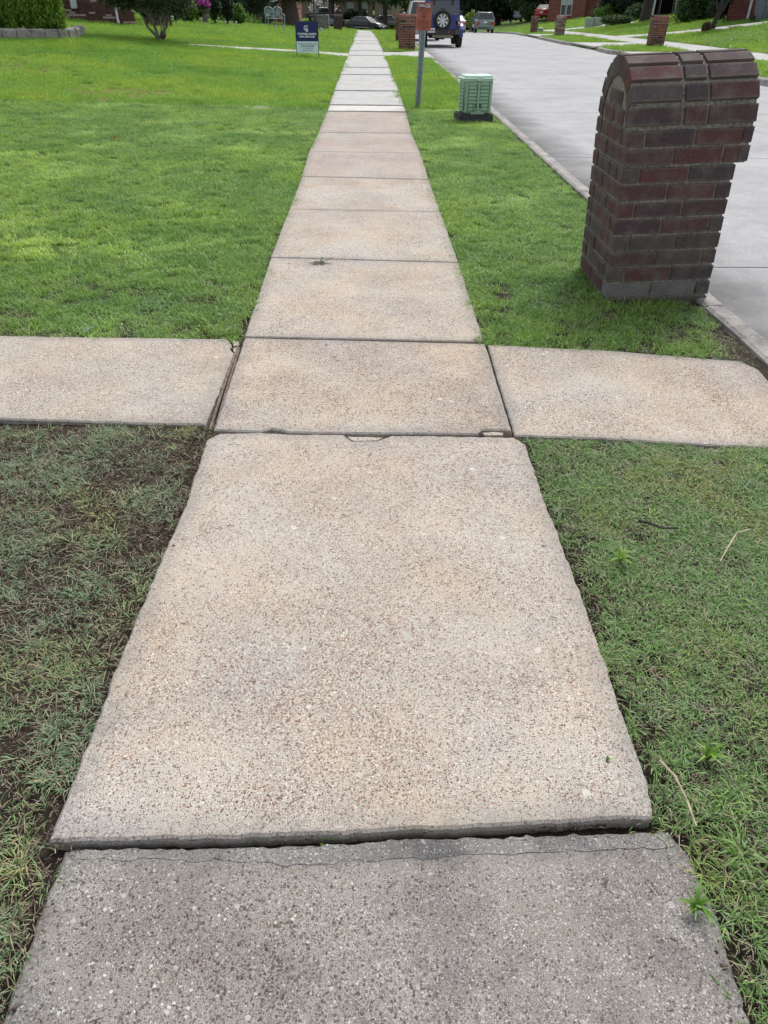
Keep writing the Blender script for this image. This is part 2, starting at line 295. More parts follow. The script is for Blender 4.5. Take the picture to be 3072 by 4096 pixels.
M['shingle'] = simple('grey_brown_shingle', (.13, .115, .105), .95, 0, .3, 14, .01)
M['white'] = simple('white_painted_trim', (.72, .74, .75), .5, 0, .04, 5)
M['offwhite'] = simple('pale_grey_plastic', (.5, .56, .57), .5, 0, .06, 6)
M['glass'] = paint('dark_window_glass', (.035, .045, .055), 1, 0)
M['blind'] = simple('window_blind', (.42, .47, .48), .5, 0, .08, 8)
M['black'] = simple('black_painted_metal', (.018, .018, .02), .45, 0, .2, 30)
M['rubber'] = simple('tyre_rubber', (.018, .018, .018), .85, 0, .3, 40, .002)
M['blackplastic'] = simple('black_plastic', (.03, .03, .032), .65, 0, .25, 30)
M['alloy'] = paint('alloy_wheel_silver', (.55, .56, .58), .4, .7)
M['darkgrey'] = simple('dark_grey_metal', (.07, .07, .075), .5, .3, .1, 20)
M['galv'] = simple('galvanised_steel', (.30, .35, .37), .45, .55, .22, 35, .0005)
M['red_lamp'] = paint('red_lamp_lens', (.35, .01, .015), 1, 0)
M['lens'] = paint('clear_lamp_lens', (.6, .65, .7), 1, 0)
M['bark'] = simple('rough_brown_bark', (.085, .068, .055), .95, 0, .4, 16, .02)
M['bark_pale'] = simple('smooth_grey_bark', (.19, .165, .14), .8, 0, .3, 12, .004)
M['bark_dark'] = simple('dark_bark', (.045, .038, .032), .95, 0, .4, 18, .01)
M['wood_strip'] = simple('weathered_wood_strip', (.16, .12, .095), .95, 0, .35, 60, .003)

# ------------------------------------------------------------------ object helpers
def tag(o, label=None, cat=None, group=None, kind=None):
    if label: o['label'] = label
    if cat: o['category'] = cat
    if group: o['group'] = group
    if kind: o['kind'] = kind
    return o
def empty(name, loc=(0, 0, 0), rz=0., label=None, cat=None, group=None, kind=None):
    o = D.objects.new(name, None); COL.objects.link(o); o.location = loc; o.rotation_euler = (0, 0, rz); o.empty_display_size = .1
    return tag(o, label, cat, group, kind)
def link(name, me, mat=None, parent=None, loc=None, rot=None, smooth=False, **k):
    o = D.objects.new(name, me); COL.objects.link(o)
    if mat is not None and not me.materials: me.materials.append(M[mat] if isinstance(mat, str) else mat)
    if parent: o.parent = parent
    if loc is not None: o.location = loc
    if rot is not None: o.rotation_euler = rot
    if smooth: me.polygons.foreach_set('use_smooth', [True]*len(me.polygons))
    return tag(o, **k)
class MB:
    def __init__(s): s.v = []; s.f = []
    def add(s, vs, fs):
        b = len(s.v); s.v += [tuple(v) for v in vs]; s.f += [tuple(i+b for i in f) for f in fs]; return s
    def box(s, c, d, rot=None):
        x, y, z = d[0]/2, d[1]/2, d[2]/2
        vs = [Vector((a*x, b*y, e*z)) for a in (-1, 1) for b in (-1, 1) for e in (-1, 1)]
        if rot is not None: vs = [rot @ v for v in vs]
        return s.add([v+Vector(c) for v in vs], [(0, 1, 3, 2), (4, 6, 7, 5), (0, 4, 5, 1), (2, 3, 7, 6), (0, 2, 6, 4), (1, 5, 7, 3)])
    def hexa(s, p): return s.add(p, [(0, 3, 2, 1), (4, 5, 6, 7), (0, 1, 5, 4), (1, 2, 6, 5), (2, 3, 7, 6), (3, 0, 4, 7)])
    def tube(s, pts, rs, n=8, cap=True):
        pts = [Vector(p) for p in pts]; rings = []
        if isinstance(rs, (int, float)): rs = [rs]*len(pts)
        ref = None
        for i, p in enumerate(pts):
            d = (pts[min(i+1, len(pts)-1)]-pts[max(i-1, 0)]).normalized()
            if ref is None: ref = Vector((1, 0, 0)) if abs(d.x) < .8 else Vector((0, 1, 0))
            a = d.cross(ref).normalized(); b = d.cross(a); ref = b.cross(d) if False else ref
            rings.append([p+(a*math.cos(t)+b*math.sin(t))*rs[i] for t in [2*math.pi*k/n for k in range(n)]])
        vs = [v for r in rings for v in r]; fs = []
        for i in range(len(rings)-1):
            for k in range(n): fs.append((i*n+k, i*n+(k+1) % n, (i+1)*n+(k+1) % n, (i+1)*n+k))
        if cap: fs += [tuple(range(n))[::-1], tuple((len(rings)-1)*n+k for k in range(n))]
        return s.add(vs, fs)
    def lathe(s, prof, n=20, c=(0, 0, 0), axis='z', ring=False):
        vs = []
        if ring: prof = list(prof)+[prof[0]]
        for r, h in prof:
            for k in range(n):
                t = 2*math.pi*k/n; x, y, z = r*math.cos(t), r*math.sin(t), h
                if axis == 'x': x, y, z = z, x, y
                if axis == 'y': x, y, z = x, z, y
                vs.append((x+c[0], y+c[1], z+c[2]))
        fs = [(i*n+k, i*n+(k+1) % n, (i+1)*n+(k+1) % n, (i+1)*n+k) for i in range(len(prof)-1) for k in range(n)]
        if not ring: fs += [tuple(range(n))[::-1], tuple((len(prof)-1)*n+k for k in range(n))]
        return s.add(vs, fs)
    def prism(s, poly, t0, t1, plane='xz'):
        """outline in one plane pushed along the third axis"""
        n = len(poly)
        def P(a, b, t): return {'xz': (a, t, b), 'yz': (t, a, b), 'xy': (a, b, t)}[plane]
        return s.add([P(a, b, t0) for a, b in poly]+[P(a, b, t1) for a, b in poly],
                     [tuple(range(n)), tuple(range(2*n-1, n-1, -1))]+[(i, i+n, (i+1) % n+n, (i+1) % n) for i in range(n)])
    def mesh(s, name, bevel=0, seg=1):
        me = D.meshes.new(name); me.from_pydata(s.v, [], s.f)
        bm = bmesh.new(); bm.from_mesh(me); bmesh.ops.recalc_face_normals(bm, faces=bm.faces)
        if bevel: bmesh.ops.bevel(bm, geom=[e for e in bm.edges if e.calc_face_angle(0) > .5], offset=bevel, segments=seg, affect='EDGES', clamp_overlap=True)
        bm.to_mesh(me); bm.free(); return me
    def obj(s, name, mat, parent=None, bevel=0, seg=1, smooth=False, loc=None, rot=None, **k):
        return link(name, s.mesh(name, bevel, seg), mat, parent, loc, rot, smooth, **k)
def bulk(name, V, Fc, k):
    """fast mesh: V (n,3), Fc (m,k)"""
    me = D.meshes.new(name); me.vertices.add(len(V)); me.vertices.foreach_set('co', np.asarray(V, np.float32).ravel())
    m = len(Fc); me.loops.add(m*k); me.polygons.add(m)
    me.loops.foreach_set('vertex_index', np.asarray(Fc, np.int32).ravel())
    me.polygons.foreach_set('loop_start', np.arange(0, m*k, k, dtype=np.int32)); me.polygons.foreach_set('loop_total', np.full(m, k, np.int32))
    me.update(calc_edges=True); return me
def copy_tree(o, parent=None):
    c = o.copy(); COL.objects.link(c)
    if parent: c.parent = parent
    for ch in list(o.children): copy_tree(ch, c)
    return c
def text(name, s, size, mat, parent, loc, rot=(math.pi/2, 0, 0), w=None, bold=0., depth=.001, align='CENTER'):
    cu = D.curves.new(name, 'FONT'); cu.body = s; cu.size = size; cu.align_x = align; cu.align_y = 'CENTER'; cu.extrude = depth; cu.offset = bold; cu.resolution_u = 3
    t = D.objects.new(name, cu); COL.objects.link(t); bpy.context.view_layer.update()
    me = D.meshes.new_from_object(t.evaluated_get(bpy.context.evaluated_depsgraph_get())); D.objects.remove(t); D.curves.remove(cu)
    if w:
        xs = [v.co.x for v in me.vertices]; k = w/(max(xs)-min(xs))
        for v in me.vertices: v.co.x *= k
    me.materials.clear(); me.materials.append(M[mat]); return link(name, me, None, parent, loc, rot)
def add_text(me_list, s, size, w, cx, cz, depth=.001, bold=0., ydepth=0.):
    pass

# ================================================================== GROUND
K = 4096/2212.
def dp(x, y, off=0.): return at(x*K, y*K, off)       # survey helper, coordinates of the reduced print
PAVE = []                                            # outlines (world) where no turf grows
xs = np.unique(np.concatenate([np.arange(-60, -12, 3.), np.arange(-12, -1, .5), np.arange(-1, 2, .1), [1.9, 2.02, 2.04], np.arange(2.2, 9.4, .6), [9.49, 9.52], np.arange(9.7, 13.2, .12), np.arange(13.4, 26, .6), np.arange(26, 90, 4.)]))
ys = np.unique(np.concatenate([np.arange(-8, 0, 1.), np.arange(0, 5, .08), np.arange(5, 20, .5), np.arange(20, 140, 1.5), np.arange(140, 460, 10.)]))
X, Y = np.meshgrid(xs, ys, indexing='ij'); Z = T(X, Y)-.022
near = sstep(6, 4, Y)
Z = Z+near*(fbm(X, Y, 2.2, 3)-.5)*.035+near*(fbm(X, Y, 14., 5)-.5)*.014
Z = Z-.016*np.exp(-((np.abs(X)-.67)/.05)**2)*near*np.where(Y < 2.5, 1, .5)
Z = np.where((np.abs(X+.04) < .64) & (Y < 12), T(X, Y)-.055, Z)
Z = np.where((X > 2.03) & (X < KX(Y)+.02) & (Y < 124-2.*np.clip(X-3,0,9)), T(X, Y)-.45, Z)
Z = np.where((X <= 2.03) & (Y > 79) & (Y < 127), T(X, Y)-.5, Z)
Z = np.where((X > -.66) & (X < .62) & (Y > .70) & (Y < .92), -.034+.008*(fbm(X, Y, 20, 4)-.5), Z)
Z = Z-.015*np.exp(-((X-1.75)**2+(Y-3.75)**2)/.05)
V = np.stack([X, Y, Z], -1).reshape(-1, 3); nx, ny = X.shape
I = np.arange(nx*ny).reshape(nx, ny); Fc = np.stack([I[:-1, :-1], I[1:, :-1], I[1:, 1:], I[:-1, 1:]], -1).reshape(-1, 4)
me = bulk('ground', V, Fc, 4); me.materials.append(M['soil']); me.materials.append(M['thatch'])
cy = Y[:-1, :-1].ravel(); me.polygons.foreach_set('material_index', (cy > 4.4).astype(np.int32)); me.polygons.foreach_set('use_smooth', [True]*len(me.polygons))
link('ground', me, kind='structure', label='dark soil under the lawns beside the concrete sidewalk', cat='ground')

# ================================================================== CONCRETE
def slab_mesh(name, pts, ztop, th=.1, jag=.0035, bev=.006, seed=0, slope=None):
    """a cast slab from a world outline: uneven arris, rounded top edge, thickness"""
    P = []
    for i in range(len(pts)):
        a = Vector(pts[i][:2]); b = Vector(pts[(i+1) % len(pts)][:2]); L = (b-a).length; k = max(1, int(L/.016))
        if jag == 0: k = max(1, int(L/1.))
        nrm = Vector((-(b-a).y, (b-a).x)).normalized()
        for q in range(k):
            p = a.lerp(b, q/k)
            if jag and k > 1:
                e = (float(fbm(p.x, p.y, 7, seed))-.5)*jag*2.6+(float(vnoise(p.x, p.y, 55, seed+3))-.5)*jag*1.9+(float(vnoise(p.x, p.y, 130, seed+5))-.5)*jag*.9
                p = p+nrm*e
            P.append(p)
    n = len(P); A = sum(P[i].x*P[(i+1) % n].y-P[(i+1) % n].x*P[i].y for i in range(n))
    if A < 0: P.reverse()
    inn = []
    for i in range(n):
        t = (P[(i+1) % n]-P[i-1]).normalized(); inn.append(P[i]+Vector((-t.y, t.x))*bev)
    cx_ = sum(p.x for p in P)/n; cy_ = sum(p.y for p in P)/n
    in2 = []
    wb_ = .075*(1 if max(p.x for p in P)-min(p.x for p in P) > .3 and max(p.y for p in P)-min(p.y for p in P) > .3 else .05)
    hx = max(abs(p.x-cx_) for p in P); hy = max(abs(p.y-cy_) for p in P)
    for p in P: in2.append(Vector((cx_+(p.x-cx_)*(1-wb_/hx), cy_+(p.y-cy_)*(1-wb_/hy))))
    zf = ztop if callable(ztop) else (lambda x, y: ztop)
    vs = [(p.x, p.y, zf(p.x, p.y)-th) for p in P]+[(p.x, p.y, zf(p.x, p.y)-bev*.8) for p in P]+[(p.x, p.y, zf(p.x, p.y)) for p in inn]+[(p.x, p.y, zf(p.x, p.y)+.0002) for p in in2]
    fs = []
    for r in range(3):
        for i in range(n): fs.append((r*n+i, r*n+(i+1) % n, (r+1)*n+(i+1) % n, (r+1)*n+i))
    fs.append(tuple(range(3*n, 4*n)))
    me = D.meshes.new(name); me.from_pydata(vs, [], fs); a = me.attributes.new('rim', 'FLOAT', 'POINT'); a.data.foreach_set('value', [1.]*(3*n)+[0.]*n); return me
def slab(parent, pts, ztop, mat, name='slab', **k):
    lab = k.pop('label', None)
    me = slab_mesh(name, pts, ztop, **k); PAVE.append([tuple(p[:2]) for p in pts])
    return link(name, me, mat, parent, label=lab)
walk = empty('sidewalk', (0, 0, 0), label='straight concrete sidewalk of separate slabs running away from the camera', cat='sidewalk', kind='structure')
def zT(off=0.): return lambda x, y: float(T(x, y))+off
def q4(bl, br, tr, tl, gap=.006):
    """slab corners pulled apart so that the joint between slabs stays open"""
    P = [Vector(p[:2]) for p in (bl, br, tr, tl)]; c = sum(P, Vector((0, 0)))/4
    return [p+Vector((0, gap if p.y < c.y else -gap)) for p in P]
# nearest slab: settled, darker, its far edge 3 cm below the next one
zs = lambda x, y: -.015+.006*(x+.6)*.5
P1 = [(-.72, -.9), (.70, -.9), dp(1605, 2212, -.03)[:2], dp(1535, 1975, -.03)[:2], dp(1478, 1850, -.03)[:2], dp(1440, 1808, -.03)[:2], dp(1000, 1818, -.03)[:2], dp(600, 1838, -.03)[:2], dp(140, 1846, -.03)[:2], dp(120, 1895, -.03)[:2], dp(60, 2060, -.03)[:2], dp(20, 2180, -.03)[:2]]
slab(walk, P1, zs, 'slab_dark', jag=.005, seed=1, label='dark settled slab nearest the camera')
# the worn lip along its far edge is a separate lifted crust
lip = [dp(148, 1862, -.03)[:2], dp(600, 1880, -.03)[:2], dp(1000, 1862, -.03)[:2], dp(1455, 1838, -.03)[:2], dp(1440, 1811, -.03)[:2], dp(1000, 1821, -.03)[:2], dp(600, 1841, -.03)[:2], dp(150, 1849, -.03)[:2]]
me = slab_mesh('mortar_lip', lip, lambda x, y: zs(x, y)+.0004+.0012*float(vnoise(x, y, 16, 3)), th=.008, jag=.006, bev=.003, seed=8); link('mortar_lip', me, 'slab_lip', walk, label='thin worn crust along the joint')
z2 = lambda x, y: .001+.002*(2.5-y)/2
P2 = [dp(105, 1818)[:2], dp(600, 1806)[:2], dp(1000, 1786)[:2], dp(1408, 1768)[:2], dp(1400, 1700)[:2], dp(1255, 1290)[:2], dp(1165, 1050)[:2], dp(1135, 960)[:2], dp(1110, 945)[:2], dp(845, 941)[:2], dp(815, 952)[:2], dp(762, 953)[:2], dp(742, 939)[:2], dp(620, 938)[:2], dp(560, 935)[:2], dp(475, 937)[:2], dp(448, 950)[:2], dp(400, 1095)[:2], dp(355, 1190)[:2], dp(250, 1450)[:2]]
slab(walk, P2, z2, 'slab', seed=2, jag=.003, bev=.006, label='long raised tan slab before the cross path')
me = slab_mesh('loose_fragment', [dp(750, 941)[:2], dp(790, 940.5)[:2], dp(828, 942)[:2], dp(815, 948)[:2], dp(790, 949.5)[:2], dp(764, 950)[:2]], -.007, th=.03, jag=.0015, bev=.002, seed=5); link('loose_fragment', me, 'slab', walk)
me = slab_mesh('loose_fragment', [dp(1042, 932)[:2], dp(1068, 930)[:2], dp(1088, 932)[:2], dp(1086, 937)[:2], dp(1048, 938)[:2]], -.006, th=.03, jag=.0015, bev=.002, seed=6); link('loose_fragment', me, 'slab', walk)
# the crossing slab
P3 = [dp(462, 929)[:2], dp(560, 932)[:2], dp(585, 926)[:2], dp(610, 930)[:2], dp(628, 934)[:2], dp(800, 936)[:2], dp(1030, 937)[:2], dp(1040, 928)[:2], dp(1090, 928)[:2], dp(1106, 933)[:2], dp(1048, 743)[:2], dp(529, 730)[:2]]
slab(walk, P3, 0., 'slab', seed=3, jag=.002, bev=.007, label='slab where the two paths cross')
rows = [((528, 727), (1046, 738)), ((585, 556), (990, 567)), ((625, 452), (951, 458)), ((652, 381), (926, 388)), ((668, 327), (908, 331)), ((688, 286), (889, 288)), ((706, 241), (877, 243))]
for i in range(len(rows)-1):
    a, b = rows[i], rows[i+1]
    o = slab(walk, q4(dp(*a[0]), dp(*a[1]), dp(*b[1]), dp(*b[0]), .004), zT(.002*(i % 2)), 'slab' if i < 3 else 'slab_far', seed=4+i, jag=.0022)
yL = float(dp(706, 241).y)+.006
nrows = [yL, yL+.75, 15.9, 17.9, 20., 22.3, 25.2, 28.4, 31.4, 35.2, 38.5, 42., 46.8, 50.5, 54.5, 58.6, 63, 67.5, 72., 77.]
def xl(y): return -.70-.0075*max(0, y-13) if y < 40 else -.90-.012*(y-40)
for i in range(len(nrows)-1):
    a, b = nrows[i], nrows[i+1]; wd = 1.22
    slab(walk, [(xl(a), a+.012), (xl(a)+wd, a+.012), (xl(b)+wd, b-.012), (xl(b), b-.012)], zT(.012+.012*((i*7) % 3)), 'slab_white' if i == 0 else 'slab_new', seed=20+i, jag=.002,
         label='fresh white infill strip' if i == 0 else None)
# cross path
cross = empty('cross_path', (-.7, 3., 0), label='concrete path crossing the sidewalk from the left lawn to the kerb', cat='path', kind='structure')
def sub(parent, pts, z, mat, **k):
    nm = k.pop('name', 'slab'); lab = k.pop('label', None)
    me = slab_mesh(nm, pts, z, **k); me.transform(Matrix.Translation(-parent.location)); PAVE.append([tuple(p[:2]) for p in pts]); return link(nm, me, mat, parent, label=lab)
L1 = [(-4.4, 2.62), dp(0, 903)[:2], dp(280, 912)[:2], dp(444, 916)[:2], dp(505, 763)[:2], dp(497, 752)[:2], dp(499, 742)[:2], dp(488, 730)[:2], dp(466, 731)[:2], dp(330, 729)[:2], dp(0, 724)[:2], (-4.4, 3.58)]
sub(cross, L1, -.003, 'slab', seed=31, jag=.003, bev=.007, label='left slab of the cross path with a broken corner')
for f in ([(501, 733), (514, 733), (517, 741), (505, 744)], [(503, 747), (511, 746), (508, 757), (503, 755)], [(493, 741), (499, 744), (501, 751)]):
    me = slab_mesh('loose_fragment', [dp(*p)[:2] for p in f], -.004+random.uniform(-.01, .002), th=.04, jag=.003, bev=.003, seed=37); me.transform(Matrix.Translation(-cross.location)); link('loose_fragment', me, 'slab', cross)
for dx, dz in ((0, -.006), (.012, -.012)):
    st = MB(); a = dp(450+dx*900, 925); b = dp(513+dx*300, 745)
    st.tube([(a.x+.004, a.y, dz-.004), (a.x*.6+b.x*.4+.002, a.y*.6+b.y*.4, dz), (b.x, b.y, dz-.006)], .006, 5)
    me = st.mesh('expansion_strip'); me.transform(Matrix.Translation(-cross.location)); link('expansion_strip', me, 'wood_strip', cross)
R1 = [dp(1112, 940)[:2], dp(1300, 946)[:2], dp(1500, 958)[:2], dp(1659, 963)[:2], (2.0, 2.55), (2.02, 3.0), dp(1668, 822)[:2], dp(1640, 792)[:2], dp(1600, 775)[:2], dp(1300, 756)[:2], dp(1053, 744)[:2]]
R1 = [(min(p[0], 1.99), p[1]) for p in R1]
sub(cross, R1, lambda x, y: -.002-.02*max(0, x-1.2), 'slab', seed=33, jag=.002, bev=.006, label='right slab of the cross path meeting the kerb')

# kerbs
def kerb(name, pts, hgt, wd, mat, side, seglen, label, grp=None):
    """pts: world outline of the back of the kerb; side=+1 puts the kerb to the right of the travel direction"""
    root = empty(name, (pts[0][0], pts[0][1], float(T(*pts[0][:2]))), label=label, cat='kerb', kind='structure')
    P = [Vector(p[:2]) for p in pts]; d = [0]
    for a, b in zip(P, P[1:]): d.append(d[-1]+(b-a).length)
    def pos(s):
        s = min(max(s, 0), d[-1]-1e-4)
        for i in range(len(d)-1):
            if s <= d[i+1]: t = (P[i+1]-P[i]).normalized(); return P[i].lerp(P[i+1], (s-d[i])/(d[i+1]-d[i])), t
    s0 = 0; prof = [(0, -.3), (0, 0), (.02, .012), (wd-.04, .008), (wd-.01, -.02), (wd+.012, -hgt+.01), (wd+.012, -.3)]
    while s0 < d[-1]-.2:
        s1 = min(s0+seglen, d[-1]); k = max(2, int((s1-s0)/.4)+1); vs = []; fs = []; m_ = len(prof)
        for j in range(k):
            p, t = pos(s0+.006+(s1-s0-.012)*j/(k-1)); nr = Vector((t.y, -t.x))*side
            z = float(T(p.x, p.y)) if p.x < 9.4 else float(B(p.y))+.005
            for a, h in prof:
                w_ = (float(fbm(p.x, p.y, 6, 9))-.5)*.012
                q = p+nr*(a+w_); vs.append((q.x-root.location.x, q.y-root.location.y, z+h+(hgt if side < 0 or p.x > 5 else 0)*0+w_*.4-root.location.z))
        for j in range(k-1):
            for i in range(m_-1): fs.append((j*m_+i, (j+1)*m_+i, (j+1)*m_+i+1, j*m_+i+1))
        fs += [tuple(range(m_)), tuple((k-1)*m_+i for i in range(m_))[::-1]]
        me = D.meshes.new('kerb_section'); me.from_pydata(vs, [], fs); link('kerb_section', me, mat, root); s0 = s1
    for a, b in zip(P, P[1:]):
        t = (b-a).normalized(); nr = Vector((t.y, -t.x))*side*wd; PAVE.append([tuple(a), tuple(b), tuple(b+nr), tuple(a+nr)])
    return root
kerb('near_kerb', [(1.90, -2), (1.90, 2.0), (1.885, 3.2), (1.885, 5), (1.87, 12), (1.86, 20), (1.85, 26.), (1.7, 27.2), (1.1, 28.1)], .13, .15, 'curb', 1, 3., 'worn concrete kerb beside the near grass verge')
kerb('near_kerb', [(1.1, 31.3), (1.7, 32.0), (1.86, 33), (1.86, 60), (1.3, 68), (-.8, 74.5), (-6, 78.), (-40, 79)], .13, .15, 'curb', 1, 4., 'concrete kerb beyond the neighbouring driveway, curving left')
# far kerb in three lengths between driveway mouths
def RK(px, py): p = at(px, py); return p
SH = lambda L: [(x+float(KX(y))-9.5 if x > 8 and y < 66 else x, y) for x, y in L]
FAR = [[(10.6, 29.4), (9.7, 28.6), (9.48, 27), (9.45, 12), (9.4, -4)],
       [(11.6, 38.8), (10.3, 38.2), (9.6, 37.2), (9.5, 34.5), (9.75, 33.6), (10.7, 33.)],
       [(11.6, 58.4), (10.2, 57.6), (9.55, 56), (9.5, 45), (9.65, 43.6), (10.7, 43.)],
       [(-40, 128), (-5, 127.5), (3, 123), (9, 110), (12.3, 98), (12.85, 84), (12.5, 75), (11.6, 65.8), (12.6, 65)]]
for f, lb in zip([SH(f) for f in FAR[:3]]+FAR[3:], ('far side kerb nearest the camera', 'short far side kerb round the leaning grass corner', 'far side kerb in front of two brick mailboxes', 'far side kerb curving left behind the parked cars')):
    kerb('far_kerb', f, .13, .15, 'curb', 1, 3.2, lb)

# road: one cast panel after another, with open joints and a centre joint
road = empty('road', (5.7, 0, -.13), label='pale concrete residential street with panel joints', cat='road', kind='structure')
def rz(x, y): return float(B(y))-.13
yb = [-4, .6, 5.2, 9.7, 14.2, 18.6, 23.1, 27.7, 32.2, 36.8, 41.3, 45.9, 50.4, 55., 60., 65.]
def rx(y): return 2.02
for a, b in zip(yb, yb[1:]):
    for x0, x1 in ((2.0, 5.74), (5.75, 99)):
        gp = .010; sl = .012*(x0-2)
        pts = [(x0, a+gp+sl*.0), (x1, a+gp), (x1, b-gp), (x0, b-gp)]
        k = max(2, int((b-a)/.8)); vs = []
        for j in range(k+1):
            for xx in (x0, x1): y = a+gp+(b-a-2*gp)*j/k; xx = min(xx, float(KX(y))+.02); vs.append((xx-5.7, y, rz(xx, y)+.13))
        n0 = len(vs); vs += [(v[0], v[1], v[2]-.1) for v in vs]
        fs = [(2*j, 2*j+1, 2*j+3, 2*j+2) for j in range(k)]+[(0, 1, n0+1, n0), (2*k, 2*k+1, n0+2*k+1, n0+2*k)]+[(2*j, 2*j+2, n0+2*j+2, n0+2*j) for j in range(k)]+[(2*j+1, 2*j+3, n0+2*j+3, n0+2*j+1) for j in range(k)]
        me = D.meshes.new('panel'); me.from_pydata(vs, [], fs); link('panel', me, 'road', road)
mb = MB()
# far bend
inner = [(2.0, 65), (1.6, 68), (-.7, 74.4), (-6, 78), (-40, 79)]; outer = [(11.62, 65), (12.55, 76), (12.9, 84), (12.3, 98), (9, 110), (3, 123), (-5, 127.5), (-40, 128)]
def resamp(pl, n):
    P = [Vector(p) for p in pl]; d = [0]
    for a, b in zip(P, P[1:]): d.append(d[-1]+(b-a).length)
    o = []
    for j in range(n):
        s = d[-1]*j/(n-1)
        for i in range(len(d)-1):
            if s <= d[i+1]+1e-6: o.append(P[i].lerp(P[i+1], (s-d[i])/(d[i+1]-d[i]))); break
    return o
ia, oa = resamp(inner, 40), resamp(outer, 40)
vs = []
for a, b in zip(ia, oa):
    for j in range(5): p = a.lerp(b, j/4); vs.append((p.x-5.7, p.y, rz(p.x, p.y)+.13-.004))
fs = [(i*5+j, i*5+j+1, i*5+j+6, i*5+j+5) for i in range(39) for j in range(4)]
me = D.meshes.new('bend'); me.from_pydata(vs, [], fs); link('bend', me, 'road', road)
mb = MB(); mb.box((0, 33, -.75), (7.6, 76, .02))
# a dark bed below the joints
vs = [(xx-5.7, y, rz(xx, y)+.13-.06) for y in range(-4, 66) for xx in (2., float(KX(y)))]
me = D.meshes.new('road_bed'); me.from_pydata(vs, [], [(2*i, 2*i+1, 2*i+3, 2*i+2) for i in range(69)]); link('road_bed', me, 'soil', road)

def strip(name, left, rightp, mat, off, label, n=24, cat='path', th=.06, seg=None):
    """paving draped over the ground between two world polylines"""
    a, b = resamp([p[:2] for p in left], n), resamp([p[:2] for p in rightp], n)
    o0 = a[0]; root_z = float(T(o0.x, o0.y))
    vs = []; m_ = 7
    for p, q in zip(a, b):
        for j in range(m_):
            r = p.lerp(q, j/(m_-1)); z = float(T(r.x, r.y))+off
            if callable(off): pass
            vs.append((r.x-o0.x, r.y-o0.y, z-root_z))
    N0 = len(vs); vs += [(v[0], v[1], v[2]-th) for v in vs]
    fs = [(i*m_+j, (i+1)*m_+j, (i+1)*m_+j+1, i*m_+j+1) for i in range(n-1) for j in range(m_-1)]
    for i in range(n-1): fs += [(i*m_, i*m_+N0, (i+1)*m_+N0, (i+1)*m_), (i*m_+m_-1, (i+1)*m_+m_-1, (i+1)*m_+m_-1+N0, i*m_+m_-1+N0)]
    fs += [tuple(range(m_))+tuple(range(N0+m_-1, N0-1, -1)), tuple(range((n-1)*m_, n*m_))+tuple(range(N0+n*m_-1, N0+(n-1)*m_-1, -1))]
    me = D.meshes.new(name); me.from_pydata(vs, [], fs)
    for i in range(n-1): PAVE.append([tuple(a[i]), tuple(b[i]), tuple(b[i+1]), tuple(a[i+1])])
    return link(name, me, mat, loc=(o0.x, o0.y, root_z), label=label, cat=cat, kind='structure')
# neighbour's front walk going left, and the path mouth down to the kerb on the right
strip('front_path', [at(1391, 228), at(1200, 212), at(950, 197), at(758, 182)], [at(1398, 216), at(1200, 203), at(950, 190), at(750, 178)], 'slab_new', .02, 'pale concrete front path behind the realty sign')
strip('driveway_mouth', [(.30, 28.7), (1.0, 28.4), (1.9, 27.4), (2.0, 27.2)], [(.26, 31.2), (1.0, 31.2), (1.9, 32.), (2.0, 32.1)], 'slab_new', -.0, 'short concrete ramp joining the sidewalk to the street', cat='driveway')
# far side: footway parallel to the street, driveways up to the garages
strip('far_footway', [(float(KX(y))+2.7, y) for y in (14, 30, 40, 50, 58, 66, 74, 82, 90)], [(float(KX(y))+3.9, y) for y in (14, 30, 40, 50, 58, 66, 74, 82, 90)], 'slab_new', .015, 'far side concrete footway parallel to the street', n=60)
strip('driveway', SH([(9.55, 29.2), (11.5, 29.7), (13.4, 30.)]), SH([(9.55, 33.2), (11.5, 32.4), (13.4, 32.3)]), 'slab_new', .004, 'driveway mouth nearest the camera across the street', cat='driveway')
strip('driveway', SH([(9.55, 38.2), (11.5, 39.2), (13.4, 39.8)]), SH([(9.55, 43.6), (11.5, 42.6), (13.4, 42.4)]), 'slab_new', .006, 'driveway mouth right of the two far brick mailboxes', cat='driveway')
strip('driveway', SH([(9.55, 57.4), (11.5, 58.7), (13.4, 59)]), SH([(9.55, 64.4), (11.5, 63.2), (13.4, 63)]), 'slab_new', .008, 'driveway mouth left of the slim brick mailbox', cat='driveway')

A_ = lambda L: [at(*q) for q in L]
strip('garden_path', A_([(2472, 151), (2600, 145), (2722, 135), (2900, 117), (3080, 96)]), A_([(2472, 144), (2600, 137), (2722, 126), (2900, 106), (3080, 85)]), 'slab_new', .02, 'long pale path climbing the opposite lawn to the right garage', n=40)
strip('garden_path', A_([(2165, 127), (2300, 119), (2420, 106), (2560, 92)]), A_([(2165, 121), (2300, 112), (2420, 98), (2550, 84)]), 'slab_new', .02, 'pale path climbing behind the green cabinets to the big oak', n=40)

